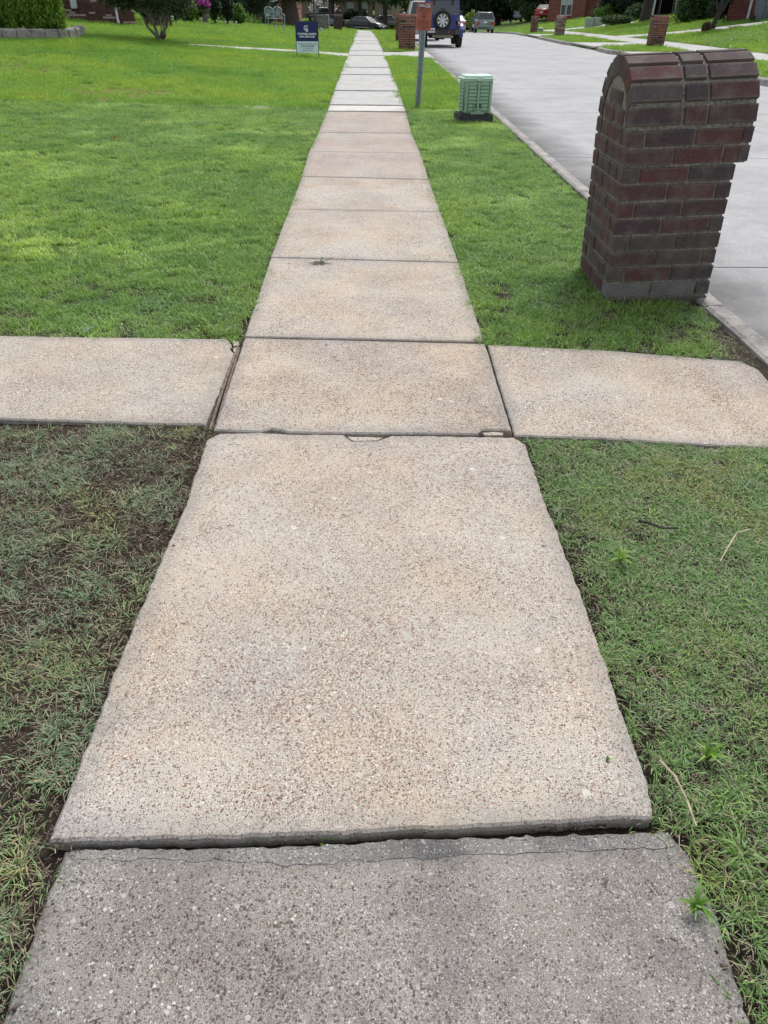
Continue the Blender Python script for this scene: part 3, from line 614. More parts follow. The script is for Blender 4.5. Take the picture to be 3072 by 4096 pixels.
# ================================================================== TURF
SRC = D.collections.new('turf_sources')            # tufts that the turf objects scatter; not part of the scene itself
def tuft(name, n, rad, hmin, hmax, wd, lean, mat, square=True, straw=0., kinds=3):
    out = []
    for q in range(kinds):
        rg = np.random.default_rng(hash(name) % 1000+q) if False else np.random.default_rng(sum(map(ord, name))*7+q)
        V = []; Fq = []
        for i in range(n):
            if square: bx, by = rg.uniform(-rad, rad, 2)
            else:
                a = rg.uniform(0, 6.28); r_ = rad*.35*abs(rg.normal()); bx, by = r_*math.cos(a), r_*math.sin(a)
            az = rg.uniform(0, 6.28) if square else math.atan2(by, bx)+rg.normal()*.6
            h = rg.uniform(hmin, hmax); ln = abs(rg.normal(lean, .25)); w_ = wd*rg.uniform(.6, 1.2)
            d = np.array([math.cos(az), math.sin(az)]); s_ = np.array([-d[1], d[0]])*w_/2
            tw = rg.uniform(-.5, .5); s_ = s_*math.cos(tw)+d*w_/2*math.sin(tw)
            def P(t):
                th = ln*(.45+1.1*t); L = h*t
                return np.array([bx, by, -.006])+np.array([d[0]*math.sin(th)*L, d[1]*math.sin(th)*L, math.cos(th)*L*.95])
            p0, p1, p2 = P(0), P(.55), P(1.)
            p1[2] = max(p1[2], .002); p2[2] = max(p2[2], .001)
            b = len(V); s3 = np.array([s_[0], s_[1], 0])
            V += [p0-s3*.8, p0+s3*.8, p1+s3, p1-s3, p2+s3*.12, p2-s3*.12]; Fq += [(b, b+1, b+2, b+3), (b+3, b+2, b+4, b+5)]
        me = bulk(name, np.array(V), np.array(Fq), 4); me.materials.append(M[mat]); o = D.objects.new(name, me); out.append(o)
    return out
def crumbs(name, n, rad, smin, smax, kinds=3):
    out = []
    for q in range(kinds):
        rg = np.random.default_rng(50+q); V = []; F = []
        for i in range(n):
            c = np.array([*rg.uniform(-rad, rad, 2), .004]); s = rg.uniform(smin, smax); o6 = np.array([[1, 0, 0], [0, 1, 0], [-1, 0, 0], [0, -1, 0], [0, 0, 1], [0, 0, -1.]])*s*rg.uniform(.5, 1.2, (6, 1))+rg.normal(size=(6, 3))*s*.2
            b = len(V); V += list(o6+c); F += [(b, b+1, b+4), (b+1, b+2, b+4), (b+2, b+3, b+4), (b+3, b, b+4), (b+1, b, b+5), (b+2, b+1, b+5), (b+3, b+2, b+5), (b, b+3, b+5)]
        me = bulk(name, np.array(V), np.array(F), 3); me.materials.append(M['crumb']); out.append(D.objects.new(name, me))
    return out
def turf(name, groups, label, mat_note=None):
    """groups: list of (tuft objects, xyz points, scale range, tilt). One turf object, blades scattered on points."""
    col = D.collections.new(name+'_tufts'); P = []; ID = []; S = []; base = 0
    srcs = []
    for tf, pts, (s0, s1), tilt in groups:
        if len(pts) == 0: continue
        P.append(pts); ID.append(base+RNG.integers(0, len(tf), len(pts))); S.append(RNG.uniform(s0, s1, len(pts)))
        base += len(tf); srcs += [D.objects.new("t", q.data) for q in tf]
    for i, o in enumerate(srcs): o.name = 'tuft_%s_%03d' % (name, i); col.objects.link(o)
    P = np.concatenate(P); ID = np.concatenate(ID); S = np.concatenate(S)
    me = D.meshes.new(name); me.vertices.add(len(P)); me.vertices.foreach_set('co', P.astype(np.float32).ravel())
    a = me.attributes.new('pick', 'INT', 'POINT'); a.data.foreach_set('value', ID.astype(np.int32))
    a = me.attributes.new('size', 'FLOAT', 'POINT'); a.data.foreach_set('value', S.astype(np.float32))
    R = np.stack([RNG.normal(0, .08, len(P)), RNG.normal(0, .08, len(P)), RNG.uniform(0, 6.28, len(P))], -1)
    a = me.attributes.new('turn', 'FLOAT_VECTOR', 'POINT'); a.data.foreach_set('vector', R.astype(np.float32).ravel())
    o = link(name, me, kind='stuff', label=label, cat='grass')
    ng = D.node_groups.new(name, 'GeometryNodeTree'); ng.interface.new_socket('Geometry', in_out='INPUT', socket_type='NodeSocketGeometry'); ng.interface.new_socket('Geometry', in_out='OUTPUT', socket_type='NodeSocketGeometry')
    gi, go = ng.nodes.new('NodeGroupInput'), ng.nodes.new('NodeGroupOutput')
    ip = ng.nodes.new('GeometryNodeInstanceOnPoints'); ci = ng.nodes.new('GeometryNodeCollectionInfo'); ci.inputs[0].default_value = col; ci.inputs['Separate Children'].default_value = True; ci.inputs['Reset Children'].default_value = True
    def na(nm, ty): q = ng.nodes.new('GeometryNodeInputNamedAttribute'); q.data_type = ty; q.inputs[0].default_value = nm; return q.outputs[0]
    L = ng.links.new
    L(gi.outputs[0], ip.inputs['Points']); L(ci.outputs[0], ip.inputs['Instance']); ip.inputs['Pick Instance'].default_value = True
    L(na('pick', 'INT'), ip.inputs['Instance Index']); L(na('turn', 'FLOAT_VECTOR'), ip.inputs['Rotation']); L(na('size', 'FLOAT'), ip.inputs['Scale'])
    L(ip.outputs[0], go.inputs[0]); md = o.modifiers.new('scatter', 'NODES'); md.node_group = ng
    return o
def inpoly(x, y, poly):
    c = np.zeros(len(x), bool); n = len(poly)
    for i in range(n):
        x1, y1 = poly[i]; x2, y2 = poly[(i+1) % n]
        cond = (y1 > y) != (y2 > y)
        with np.errstate(divide='ignore', invalid='ignore'): xi = (x2-x1)*(y-y1)/(y2-y1)+x1
        c ^= cond & (x < xi)
    return c
def scatter(x0, x1, y0, y1, dens, keep=None, grow=.0, zoff=-.012):
    n = int((x1-x0)*(y1-y0)*dens); x = RNG.uniform(x0, x1, n); y = RNG.uniform(y0, y1, n)
    ok = (np.abs(x) < .62*y+2.6) if y1 > 4 else np.ones(n, bool)
    if keep is not None: ok &= RNG.uniform(0, 1, n) < keep(x, y)
    x, y = x[ok], y[ok]
    for pl in PAVE:
        px = [p[0] for p in pl]; py = [p[1] for p in pl]
        if max(px)+grow < x.min() or min(px)-grow > x.max() if len(x) else True: continue
        cand = (x > min(px)-grow) & (x < max(px)+grow) & (y > min(py)-grow) & (y < max(py)+grow)
        if not cand.any(): continue
        idx = np.nonzero(cand)[0]
        if grow:
            cx_, cy_ = sum(px)/len(px), sum(py)/len(py); W_, H_ = max(px)-min(px), max(py)-min(py)
            pl = [(cx_+(a-cx_)*(1+2*grow/max(W_, .1)), cy_+(b-cy_)*(1+2*grow/max(H_, .1))) for a, b in pl]
        ins = inpoly(x[idx], y[idx], pl); m_ = np.ones(len(x), bool); m_[idx[ins]] = False; x, y = x[m_], y[m_]
    return np.stack([x, y, T(x, y)+zoff], -1)
sm = lambda a, b, v: sstep(a, b, v)
# lower left: thin, trampled, dull
bare = lambda x, y, cs: np.clip(sum(np.exp(-(((x-a)/rx_)**2+((y-b)/ry_)**2)) for a, b, rx_, ry_ in cs), 0, 1)
BL = [(*dp(160, 1100)[:2], .17, .085), (*dp(100, 1330)[:2], .22, .06), (*dp(10, 1070)[:2], .15, .07), (*dp(10, 1760)[:2], .05, .10), (*dp(255, 1390)[:2], .06, .10), (*dp(330, 1160)[:2], .07, .14), (*dp(400, 960)[:2], .05, .1)]
BR_ = [(*dp(1215, 1190)[:2], .10, .08), (*dp(1285, 1330)[:2], .05, .09), (*dp(1195, 1010)[:2], .05, .05), (*dp(1590, 2080)[:2], .07, .10), (*dp(1370, 1150)[:2], .07, .04)]
def keepLL(x, y): return np.clip(sm(.36, .60, fbm(x, y, 3.6, 2))*.75+.44, 0, 1)*(1-.93*bare(x, y, BL))*sm(-.605, -.66, x+.04*vnoise(x, y, 9, 4))
def keepLR(x, y): return np.clip(.70+.4*sm(.35, .6, fbm(x, y, 2.6, 12)), 0, 1)*(1-.9*bare(x, y, BR_))*sm(.575, .65, x-.02+.05*vnoise(x, y, 8, 4))
t_dull = tuft('dull', 22, .055, .012, .036, .0024, .95, 'g_dull', False)+tuft('dull_flat', 16, .07, .02, .05, .0026, 1.3, 'g_dull', False)
t_straw = tuft('straw', 9, .07, .012, .045, .0017, 1.5, 'straw', True)
t_long = tuft('straw_long', 3, .07, .05, .10, .0020, 1.5, 'straw', True)
t_crumb = crumbs('crumb', 14, .06, .0015, .006)
edge = lambda x, y: ((x < -.6) | (x > .58))*1.
turf('lower_left_grass', [(t_dull, scatter(-2.6, -.58, -.3, 2.60, 1250, keepLL), (.6, 1.25), 0), (t_straw, scatter(-2.6, -.60, -.3, 2.58, 1100), (.5, 1.2), 0), (t_long, scatter(-2.6, -.70, -.3, 2.56, 60), (.5, 1.), 0), (t_crumb, scatter(-2.6, -.58, -.3, 2.58, 500, zoff=-.016), (.5, 1.4), 0)], 'thin trampled blue-green grass over bare soil, lower left')
t_mid = tuft('mid', 26, .05, .014, .040, .0025, .85, 'g_mid', False)+tuft('mid_flat', 14, .065, .02, .045, .0026, 1.25, 'g_mid', False)
t_wide = tuft('wideblade', 12, .06, .03, .075, .0055, .9, 'g_near', False)
turf('lower_right_grass', [(t_mid, scatter(.55, 2., -.3, 2.58, 2100, keepLR), (.6, 1.2), 0), (t_dull, scatter(.55, 2., -.3, 2.56, 400, keepLR), (.6, 1.1), 0), (t_straw, scatter(.60, 2., -.3, 2.56, 1000), (.5, 1.1), 0), (t_wide, scatter(.78, 2., -.3, 2.5, 14), (.5, .9), 0), (t_wide, scatter(.70, .95, .35, .95, 110), (.5, .85), 0), (t_crumb, scatter(.57, .95, -.3, 2.56, 500, zoff=-.016), (.5, 1.3), 0)], 'worn green grass with dead straws, lower right')
# beyond the cross path: clipped lawn, thinning to dull at its near edge
t_lush = tuft('lush', 64, .06, .022, .048, .0038, .60, 'g_near')+tuft('lush_tall', 50, .055, .03, .062, .0042, .7, 'g_near')
t_lushb = tuft('lush_worn', 22, .06, .02, .05, .0032, 1.0, 'g_mid')
t_clip = tuft('clip', 7, .09, .015, .045, .0022, 1.4, 'clip', True)
kc = lambda x, y: sm(.46, .66, fbm(x*1.0, y*.6, .9, 41))*sm(.3, .6, fbm(x, y, 4, 6))
def k1(x, y): return .25+.75*sm(3.45, 4.0, y+.9*fbm(x, y, 1.5, 8)-.35)
def k1r(x, y): return sm(3.2, 3.25, y)*sm(1.93, 1.78, x+.10*sm(4.0, 3.6, y))*(.55+.45*sm(1.95, 1.45, x+.2*sm(4.2, 3.7, y)))
def kw(x, y): return np.clip(sm(5.4, 3.7, y)+sm(-1.3, -.72, x)*sm(7, 4, y)*.5, 0, 1)*(.35+.65*sm(.35, .55, fbm(x, y, 3, 5)))
yfar = lambda x: 13.45+.0*x
yellowspot = lambda x, y: np.clip(np.exp(-(((x+4.3)/1.5)**2+((y-14.6)/.75)**2))+.9*np.exp(-(((x+8.7)/2.2)**2+((y-17.5)/1.3)**2)), 0, 1)
turf('left_lawn', [(t_lush, scatter(-10.5, -.60, 3.5, 13.4, 215, lambda x, y: k1(x, y)*sm(-.60, -.66, x+.02*vnoise(x, y, 6, 1))*(1-.6*sm(.72, .78, fbm(x, y, 1.6, 31))*sm(7.5, 6, y))), (.75, 1.1), 0), (t_lushb, scatter(-5, -.66, 3.52, 6.5, 330, kw), (.7, 1.2), 0), (t_straw, scatter(-4, -.7, 3.55, 5.2, 90), (.5, .9), 0), (t_clip, scatter(-10.5, -.66, 3.6, 13.4, 90, kc, zoff=.018), (.6, 1.3), 0)], 'mown green lawn left of the sidewalk, middle distance')
turf('verge_grass', [(t_lush, scatter(.54, 1.9, 3.2, 13.4, 260, k1r), (.7, 1.05), 0), (t_lushb, scatter(.55, 1.93, 3.2, 5.2, 200, lambda x, y: k1r(x, y)*.7), (.7, 1.1), 0), (t_clip, scatter(.6, 1.85, 4, 13.4, 150, kc, zoff=.016), (.6, 1.2), 0), (t_dull, scatter(1.0, 1.96, 3.2, 4.2, 500), (.5, 1.), 0), (t_long, scatter(1.2, 1.93, 3.2, 4.15, 120), (.5, 1.), 0), (t_straw, scatter(.6, 1.95, 3.2, 4.4, 600, lambda x, y: sm(.9, 1.5, x)), (.5, 1.0), 0)], 'mown green verge between the sidewalk and the street')
t_far = tuft('farlawn', 130, .14, .045, .085, .0060, .5, 'g_far'); t_yel = tuft('yellowlawn', 110, .13, .02, .045, .005, .8, 'yellow'); t_farh = tuft('farlawn_high', 90, .14, .08, .13, .006, .45, 'g_far')
t_dead = tuft('deadlawn', 60, .12, .015, .03, .005, 1.2, 'straw')
turf('far_left_lawn', [(t_far, scatter(-20, -.66, 13.4, 31, 46, lambda x, y: 1-.92*yellowspot(x, y), grow=.10), (.8, 1.2), 0), (t_yel, scatter(-13, -1.5, 13.4, 20, 50, lambda x, y: np.clip(yellowspot(x, y)*1.6, 0, 1)), (.8, 1.1), 0),
    (t_dead, scatter(-6, -3, 13.9, 15.4, 26, lambda x, y: sm(.5, .8, yellowspot(x, y))*sm(.45, .6, fbm(x, y, 3, 2))), (.6, 1.), 0), (t_farh, scatter(-20, -.66, 20, 31, 7), (.8, 1.2), 0)], 'brighter unmown lawn beyond the mowing line')
turf('far_verge_grass', [(t_far, scatter(.48, 1.86, 13.4, 28.3, 60, grow=.10), (.8, 1.25), 0), (t_farh, scatter(.5, 1.86, 13.4, 28, 12), (.7, 1.1), 0)], 'bright longer verge grass round the danger sign post')
t_dist = tuft('distant', 150, .34, .06, .11, .011, .45, 'g_far'); t_tall = tuft('tallpale', 90, .3, .2, .34, .010, .55, 'g_tall')
turf('distant_lawn', [(t_dist, scatter(-34, 1.86, 31, 79, 9, grow=.3), (.8, 1.3), 0)], 'neighbour front lawn and verge beyond the front path')
turf('distant_lawn', [(t_dist, scatter(-30, 12, 128.5, 145, 5), (1., 1.6), 0)], 'lawn far beyond the bend in front of the tan house')
turf('opposite_lawn', [(t_dist, scatter(9.6, 42, 16, 100, 8, lambda x, y: (x > KX(y)+.42)*1., grow=.22), (.8, 1.3), 0), (t_tall, scatter(13.6, 30, 17, 29.5, 5, lambda x, y: sm(.35, .6, fbm(x, y, .5, 3))), (.7, 1.2), 0), (t_tall, scatter(13.8, 24, 33, 38, 5), (.6, 1.), 0)], 'opposite front lawns across the street with pale seeding grass')

# ================================================================== BRICK MAILBOXES
BR = {}
def brickmesh(l, d, h, rough=.004, key='b'):
    k = (round(l, 3), round(d, 3), round(h, 3), key, random.randrange(3))
    if k in BR: return BR[k]
    mb = MB(); mb.box((0, 0, 0), (l, d, h)); me = mb.mesh('brick', .0028)
    for v in me.vertices: v.co += Vector((random.uniform(-1, 1), random.uniform(-1, 1), random.uniform(-1, 1)))*rough*.35
    BR[k] = me; return me
def brick(parent, c, size, mat, rot=(0, 0, 0), key='b', label=None):
    me = brickmesh(*size, key=key+mat)
    o = link('brick', me, mat, parent, c, rot, label=label); return o
def mailbox(loc, rz, label, W=.59, DP=.62, pitch=.087, ncourse=11, z0=-.087, mat='brick_dark', core='mortar', group=None, blen=.247, lean=0., parts=True, nar=9, over=.055, door=False, sc=1.):
    """stout pier of running-bond courses with a barrel top whose axis crosses the verge (local x)"""
    root = empty('brick_mailbox', loc, rz, label, 'mailbox', group); root.rotation_euler = (0, lean, rz); root.scale = (sc,)*3
    bd = .095; j = .011; bh = pitch-.012
    hz = z0+pitch*ncourse
    cor = MB(); e = .009; R = DP/2
    prof = [(e, -.12), (DP-e, -.12), (DP-e, hz)]+[(R+(R-e)*math.cos(t), hz+(R-e)*math.sin(t)) for t in [math.pi*i/18 for i in range(1, 18)]]+[(e, hz)]
    cor.prism(prof, e, W-e, 'yz'); cor.obj('mortar_core', core, root)
    if over > .03: c2 = MB(); c2.prism([(e, hz-2*pitch), (DP-e, hz-2*pitch)]+[(R+(R-e)*math.cos(t), hz+(R-e)*math.sin(t)) for t in [math.pi*i/18 for i in range(0, 19)]], W-e-.001, W+over-e, 'yz'); c2.obj('mortar_core', core, root)
    nb = W/(blen+j)
    def course(L, z, phase, fn, over=0.):
        xs = []; x = -phase
        while x < L-.02:
            a, b = max(0, x), min(L, x+blen)
            if b-a > .03: xs.append((a, b))
            x += blen+j
        if xs and over: xs[-1] = (xs[-1][0], xs[-1][1])
        for a, b in xs: fn(a, b, z)
    for i in range(ncourse):
        z = z0+pitch*(i+.5); odd = i % 2
        jit = lambda: random.uniform(-.003, .003)
        sh = 0 if odd else (blen+j)*.62
        lab = None
        ext = over if i >= ncourse-2 else 0
        course(W, z, sh, lambda a, b, z: brick(root, ((a+b)/2, bd/2+jit(), z+jit()*.5), (b-a, bd, bh), 'brick_pale' if i == 1 and a < .3 and over > .03 else mat, (0, jit()*2, jit()*2)))
        course(W, z, (blen+j)*.3 if odd else 0, lambda a, b, z: brick(root, ((a+b)/2, DP-bd/2+jit(), z), (b-a, bd, bh), mat))
        # ends, between the front and back rows
        for sx_, X0 in ((0, bd/2), (1, W-bd/2)):
            Lm = DP-2*bd-2*j; ph = 0 if odd else (blen+j)*.5
            course(Lm, z, ph, lambda a, b, z: brick(root, (X0+jit(), bd+j+(a+b)/2, z+jit()*.5), (b-a, bd, bh), mat, (0, 0, math.pi/2)))
        if ext:
            [brick(root, (W+ext/2+.003, yy_, z), (l_, ext, bh), mat, (0, 0, math.pi/2)) for yy_, l_ in ((.13, .25), (DP-.19, .35))]
    # barrel of voussoirs, nar rows of three
    seg = math.pi/nar; bw = R*seg*.76
    split = [(.0, .405), (.425, .60), (.62, 1.0)]
    for i in range(nar):
        t = math.pi-seg*(i+.5)
        for a, b in split:
            x0, x1 = a*(W+over), b*(W+over)
            o = brick(root, ((x0+x1)/2, R+(R-bd/2+.004)*math.cos(t), hz+.004+(R-bd/2)*math.sin(t)), (x1-x0-.004, bd, bw), mat, (0, 0, 0), 'v')
            o.rotation_euler = (t-math.pi if False else t+math.pi, 0, 0)
    # brick infill under the arch on both ends
    for X0 in (bd/2+.0035, W+over-bd/2-.0035):
        for i in range(3):
            z = hz+pitch*(i+.5)*.9; half = math.sqrt(max(0, (R-bd-.02)**2-(z+bh/2-hz)**2))
            if half < .05: continue
            segs = [(-half, -.01), (.01, half)] if i % 2 == 0 else [(-half, half)]
            for a, b in segs: brick(root, (X0, R+(a+b)/2, z), (b-a, bd, bh), mat, (0, 0, math.pi/2))
    if door:
        mb = MB(); mb.prism([(R+.13*math.cos(t), hz-.02+.13*math.sin(t)+.02) for t in [math.pi*q/10 for q in range(11)]]+[(R-.13, hz-.14), (R+.13, hz-.14)], -.012, .02, 'yz'); mb.obj('mailbox_door', 'black', root)
    return root
mailbox((1.345, 4.125, .0), 0, 'large dark plum brick mailbox with rounded top on the near right verge', lean=math.radians(-2.6))

def mb_at(px, py, y=None): p = at(px, py); return p
for (px, py, lab, mt, cr, rz, dr) in [
    (1597, 201, 'orange-red brick mailbox with dark bricks, nearest the sidewalk by the blue off-roader', 'brick_red', 'mortar_pale', 0.03, False),
    (1583, 168, 'red brick mailbox half hidden behind another one left of the blue off-roader', 'brick_red', 'mortar_pale', 0.0, False),
    (2597, 190, 'leaning brown brick mailbox with black door on the grassy corner across the street', 'brick_red', 'mortar_pale', -.04, True),
    (2222, 146, 'pinkish whitewashed brick mailbox across the street', 'brick_grey', 'mortar_pale', 0.0, True),
    (2124, 134, 'slim dark red brick mailbox across the street beside a small green pedestal', 'brick_red', 'mortar_pale', 0.0, True)]:
    p = at(px, py)
    if px > 2000: p.x = max(p.x, float(KX(p.y))+.25)
    wdt = {2124: .48, 2222: .56}.get(px, .60)
    mailbox((p.x, p.y, p.z+.02), rz, lab, W=wdt, DP=.56, mat=mt, core=cr, door=dr, pitch=.078, ncourse=12, z0=-.1, nar=7, over=.02, blen=.245 if px != 1597 else .22)

# ================================================================== CABLE PEDESTAL
def pedestal():
    p = g(1.50, 12.12); root = empty('cable_pedestal', p, math.radians(7), 'pale green louvred plastic cable pedestal on a black base at the kerb', 'utility box')
    b = MB(); b.hexa([(-.27, -.23, -.08), (.25, -.23, -.08), (.25, .23, -.08), (-.27, .23, -.08), (-.25, -.21, .09), (.23, -.21, .09), (.23, .21, .09), (-.25, .21, .09)]); b.obj('base', 'blackplastic', root, .015, 2)
    gm = simple('mint_green_plastic', (.27, .43, .29), .45, 0, .06, 12); M['mint'] = gm; M['mint_lid'] = simple('pale_mint_lid', (.48, .68, .56), .45, 0, .05, 9)  # the lid gets a paler mint than the body
    b = MB(); b.hexa([(-.185, -.165, .09), (.185, -.165, .09), (.185, .165, .09), (-.185, .165, .09), (-.205, -.18, .5), (.205, -.18, .5), (.205, .18, .5), (-.205, .18, .5)]); b.obj('body', 'mint', root, .01, 2)
    b = MB(); b.hexa([(-.235, -.205, .492), (.235, -.205, .492), (.235, .205, .492), (-.235, .205, .492), (-.225, -.195, .555), (.225, -.195, .555), (.225, .195, .555), (-.225, .195, .555)]); lid = b.obj('lid', 'mint_lid', root, .028, 3)
    b = MB(); b.box((0, 0, .557), (.38, .32, .006)); b.obj('lid_panel', 'mint_lid', lid, .003)
    b = MB(); b.tube([(-.07, .07, .560), (-.04, .052, .563), (.04, .052, .563), (.07, .07, .560)], .003, 6); b.obj('lid_grip', 'mint_lid', lid)
    b = MB(); b.box((0, -.204, .525), (.09, .012, .05)); b.obj('latch_tab', 'mint_lid', lid, .003)
    def face(rot, W, off, cols):
        R_ = Matrix.Rotation(rot, 3, 'Z')
        for sx_ in cols:
            for k in range(8):
                z = .46-k*.045
                if z < .14: continue
                bb = MB(); bb.hexa([R_ @ Vector(v) for v in [(sx_[0], -off-.000, z-.014), (sx_[1], -off-.000, z-.014), (sx_[1], -off+.02, z-.014), (sx_[0], -off+.02, z-.014),
                                                            (sx_[0]+.006, -off+.012, z+.018), (sx_[1]-.006, -off+.012, z+.018), (sx_[1]-.006, -off+.02, z+.018), (sx_[0]+.006, -off+.02, z+.018)]])
                bb.obj('louvre', 'mint', root, .001)
    face(0, .4, .198, [(-.14, -.025), (.025, .15)]); face(-math.pi/2, .36, .222, [(-.13, -.02), (.01, .13)]); face(math.pi/2, .36, .222, [(-.13, -.02), (.01, .13)])
    for x in (-.175, .175):
        b = MB(); b.box((x, -.187, .30), (.03, .02, .38)); b.obj('corner_rib', 'mint', root, .004)
    b = MB(); b.box((0, -.192, .29), (.035, .026, .40)); b.obj('centre_rib', 'mint', root, .003)
    b = MB()
    for a in ((0, -.206, .225, .13, .02, .014), (0, -.206, .150, .13, .02, .014), (-.058, -.206, .1875, .014, .02, .08), (.058, -.206, .1875, .014, .02, .08)): b.box(a[:3], a[3:])
    b.obj('lock_frame', 'mint', root, .004)
    for x in (-.034, .034):
        b = MB(); b.box((x, -.195, .1875), (.03, .012, .055)); b.obj('lock_plate', 'darkgrey', root, .002)
        b = MB(); b.lathe([(.006, -.004), (.006, .004)], 8, (x+.004, -.204, .195), 'y'); b.obj('bolt', 'alloy', root)
    b = MB(); b.prism([(-.10, .08), (.10, .08), (.10, .105), (.05, .105), (.05, .13), (-.05, .13), (-.05, .105), (-.10, .105)], -.2, -.17, 'xz'); b.obj('foot_tab', 'mint', root, .002)
pedestal()

# ================================================================== DANGER SIGN
def danger():
    p = g(.745, 13.62); H0 = 1.395
    root = empty('warning_sign', p, math.radians(-2), 'faded red DANGER cable route sign on a galvanised post', 'sign'); root.rotation_euler = (math.radians(-1), math.radians(2.6), math.radians(-2))
    # perforated U-channel post
    b = MB(); w, d, t = .030, .030, .004
    sec = [(-w-.016, 0), (-w, 0), (-w+.012, d), (w-.012, d), (w, 0), (w+.016, 0), (w+.016, -t), (w-.004, -t), (w-.016, d-t), (-w+.016, d-t), (-w+.004, -t), (-w-.016, -t)]
    sec = [(x, y-d) for x, y in sec]
    n_ = len(sec); b.add([(x, y, z) for z in (-.15, H0-.02) for x, y in sec], [(i, (i+1) % n_, (i+1) % n_+n_, i+n_) for i in range(n_)]); post = b.obj('post', 'galv', root)
    b = MB()
    for k in range(46): b.lathe([(.0055, -.0006), (.0055, .0006)], 8, (0, -.0042-.0295+.03-d+.0, .03+k*.0285), 'y')
    hm = b.mesh('hole'); hm.transform(Matrix.Translation((0, .0, 0))); o = link('post_holes', hm, 'black', post)
    M['sign_red'] = simple('faded_sign_red', (.42, .115, .075), .5, 0, .07, 9); M['sign_dark'] = simple('dark_red_print', (.09, .012, .014), .5, 0, .05, 9); M['print_white'] = simple('worn_white_print', (.72, .66, .66), .5, 0, .1, 40)
    SW, SH = .236, .358; zc = H0-SH/2+.012
    b = MB(); b.box((0, -.040, zc), (SW, .003, SH)); pn = b.obj('sign_panel', 'sign_red', root, .001)
    pn_z = zc; yy = -.0432
    b = MB(); b.box((0, yy, zc+SH*.38), (SW*.88, .0012, SH*.15)); b.obj('header_band', 'sign_dark', pn)
    text('lettering', 'DANGER', .058, 'print_white', pn, (0, yy-.001, zc+SH*.38), w=SW*.80, bold=.0012, depth=.0006)
    text('lettering', 'CABLE ROUTE', .017, 'sign_dark', pn, (0, yy, zc+SH*.27), w=SW*.55, bold=.0005, depth=.0006)
    for s in (-1, 1):
        b = MB(); b.box((s*SW*.34, yy, zc+SH*.27), (SW*.1, .0012, .0025)); b.prism([(s*SW*.40, zc+SH*.27-.005), (s*SW*.40, zc+SH*.27+.005), (s*(SW*.40+.009), zc+SH*.27)], yy-.0006, yy+.0006); b.obj('arrow_mark', 'sign_dark', pn)
    text('lettering', 'TELEPHONE CABLE  UNDERGROUND', .013, 'sign_dark', pn, (0, yy, zc+SH*.21), w=SW*.86, bold=.0004, depth=.0006)
    text('lettering', 'VERTICAL CONDUITS', .013, 'sign_dark', pn, (0, yy, zc+SH*.15), w=SW*.66, bold=.0003, depth=.0006)
    b = MB(); cz = zc+SH*.015
    vs = []; n_ = 28
    for r_ in (.036, .030):
        for k in range(n_): t = 2*math.pi*k/n_; vs.append((r_*math.cos(t), yy-.0006, cz+r_*math.sin(t)))
    b.add(vs, [(k, (k+1) % n_, (k+1) % n_+n_, k+n_) for k in range(n_)])
    b.box((0, yy-.0008, cz), (.006, .001, .066), Matrix.Rotation(-math.radians(45), 3, 'Y')); b.obj('prohibition_ring', 'sign_dark', pn)
    b = MB(); b.tube([(.008, yy-.0006, cz+.012), (.018, yy-.0006, cz+.016), (.022, yy-.0006, cz+.006)], .002, 4); b.box((-.009, yy-.0006, cz-.008), (.012, .001, .012)); b.box((0, yy-.0006, cz-.017), (.008, .001, .010)); b.obj('digging_symbol', 'sign_dark', pn)
    b = MB(); rr = random.Random(3)
    for k in range(6):
        x = -SW*.38
        while x < SW*.34:
            l = rr.uniform(.008, .022); b.box((x+l/2, yy, zc-SH*.135-k*.0115), (l, .001, .0042)); x += l+.003
    b.obj('small_print', 'sign_dark', pn)
    text('lettering', 'CALL TOLL FREE', .024, 'sign_dark', pn, (0, yy, zc-SH*.375), w=SW*.78, bold=.0008, depth=.0006)
    b = MB()
    for k in range(12):
        if abs(k-5.5) > .6: b.box((-.055+k*.010, yy, zc-SH*.445), (.006, .001, .008))
    b.obj('number_print', 'sign_dark', pn)
    for z in (zc-SH*.435, zc+SH*.38):
        b = MB(); b.lathe([(.006, -.004), (.006, .003)], 8, (0, yy-.002, z), 'y'); b.obj('bolt', 'black', root)
danger()

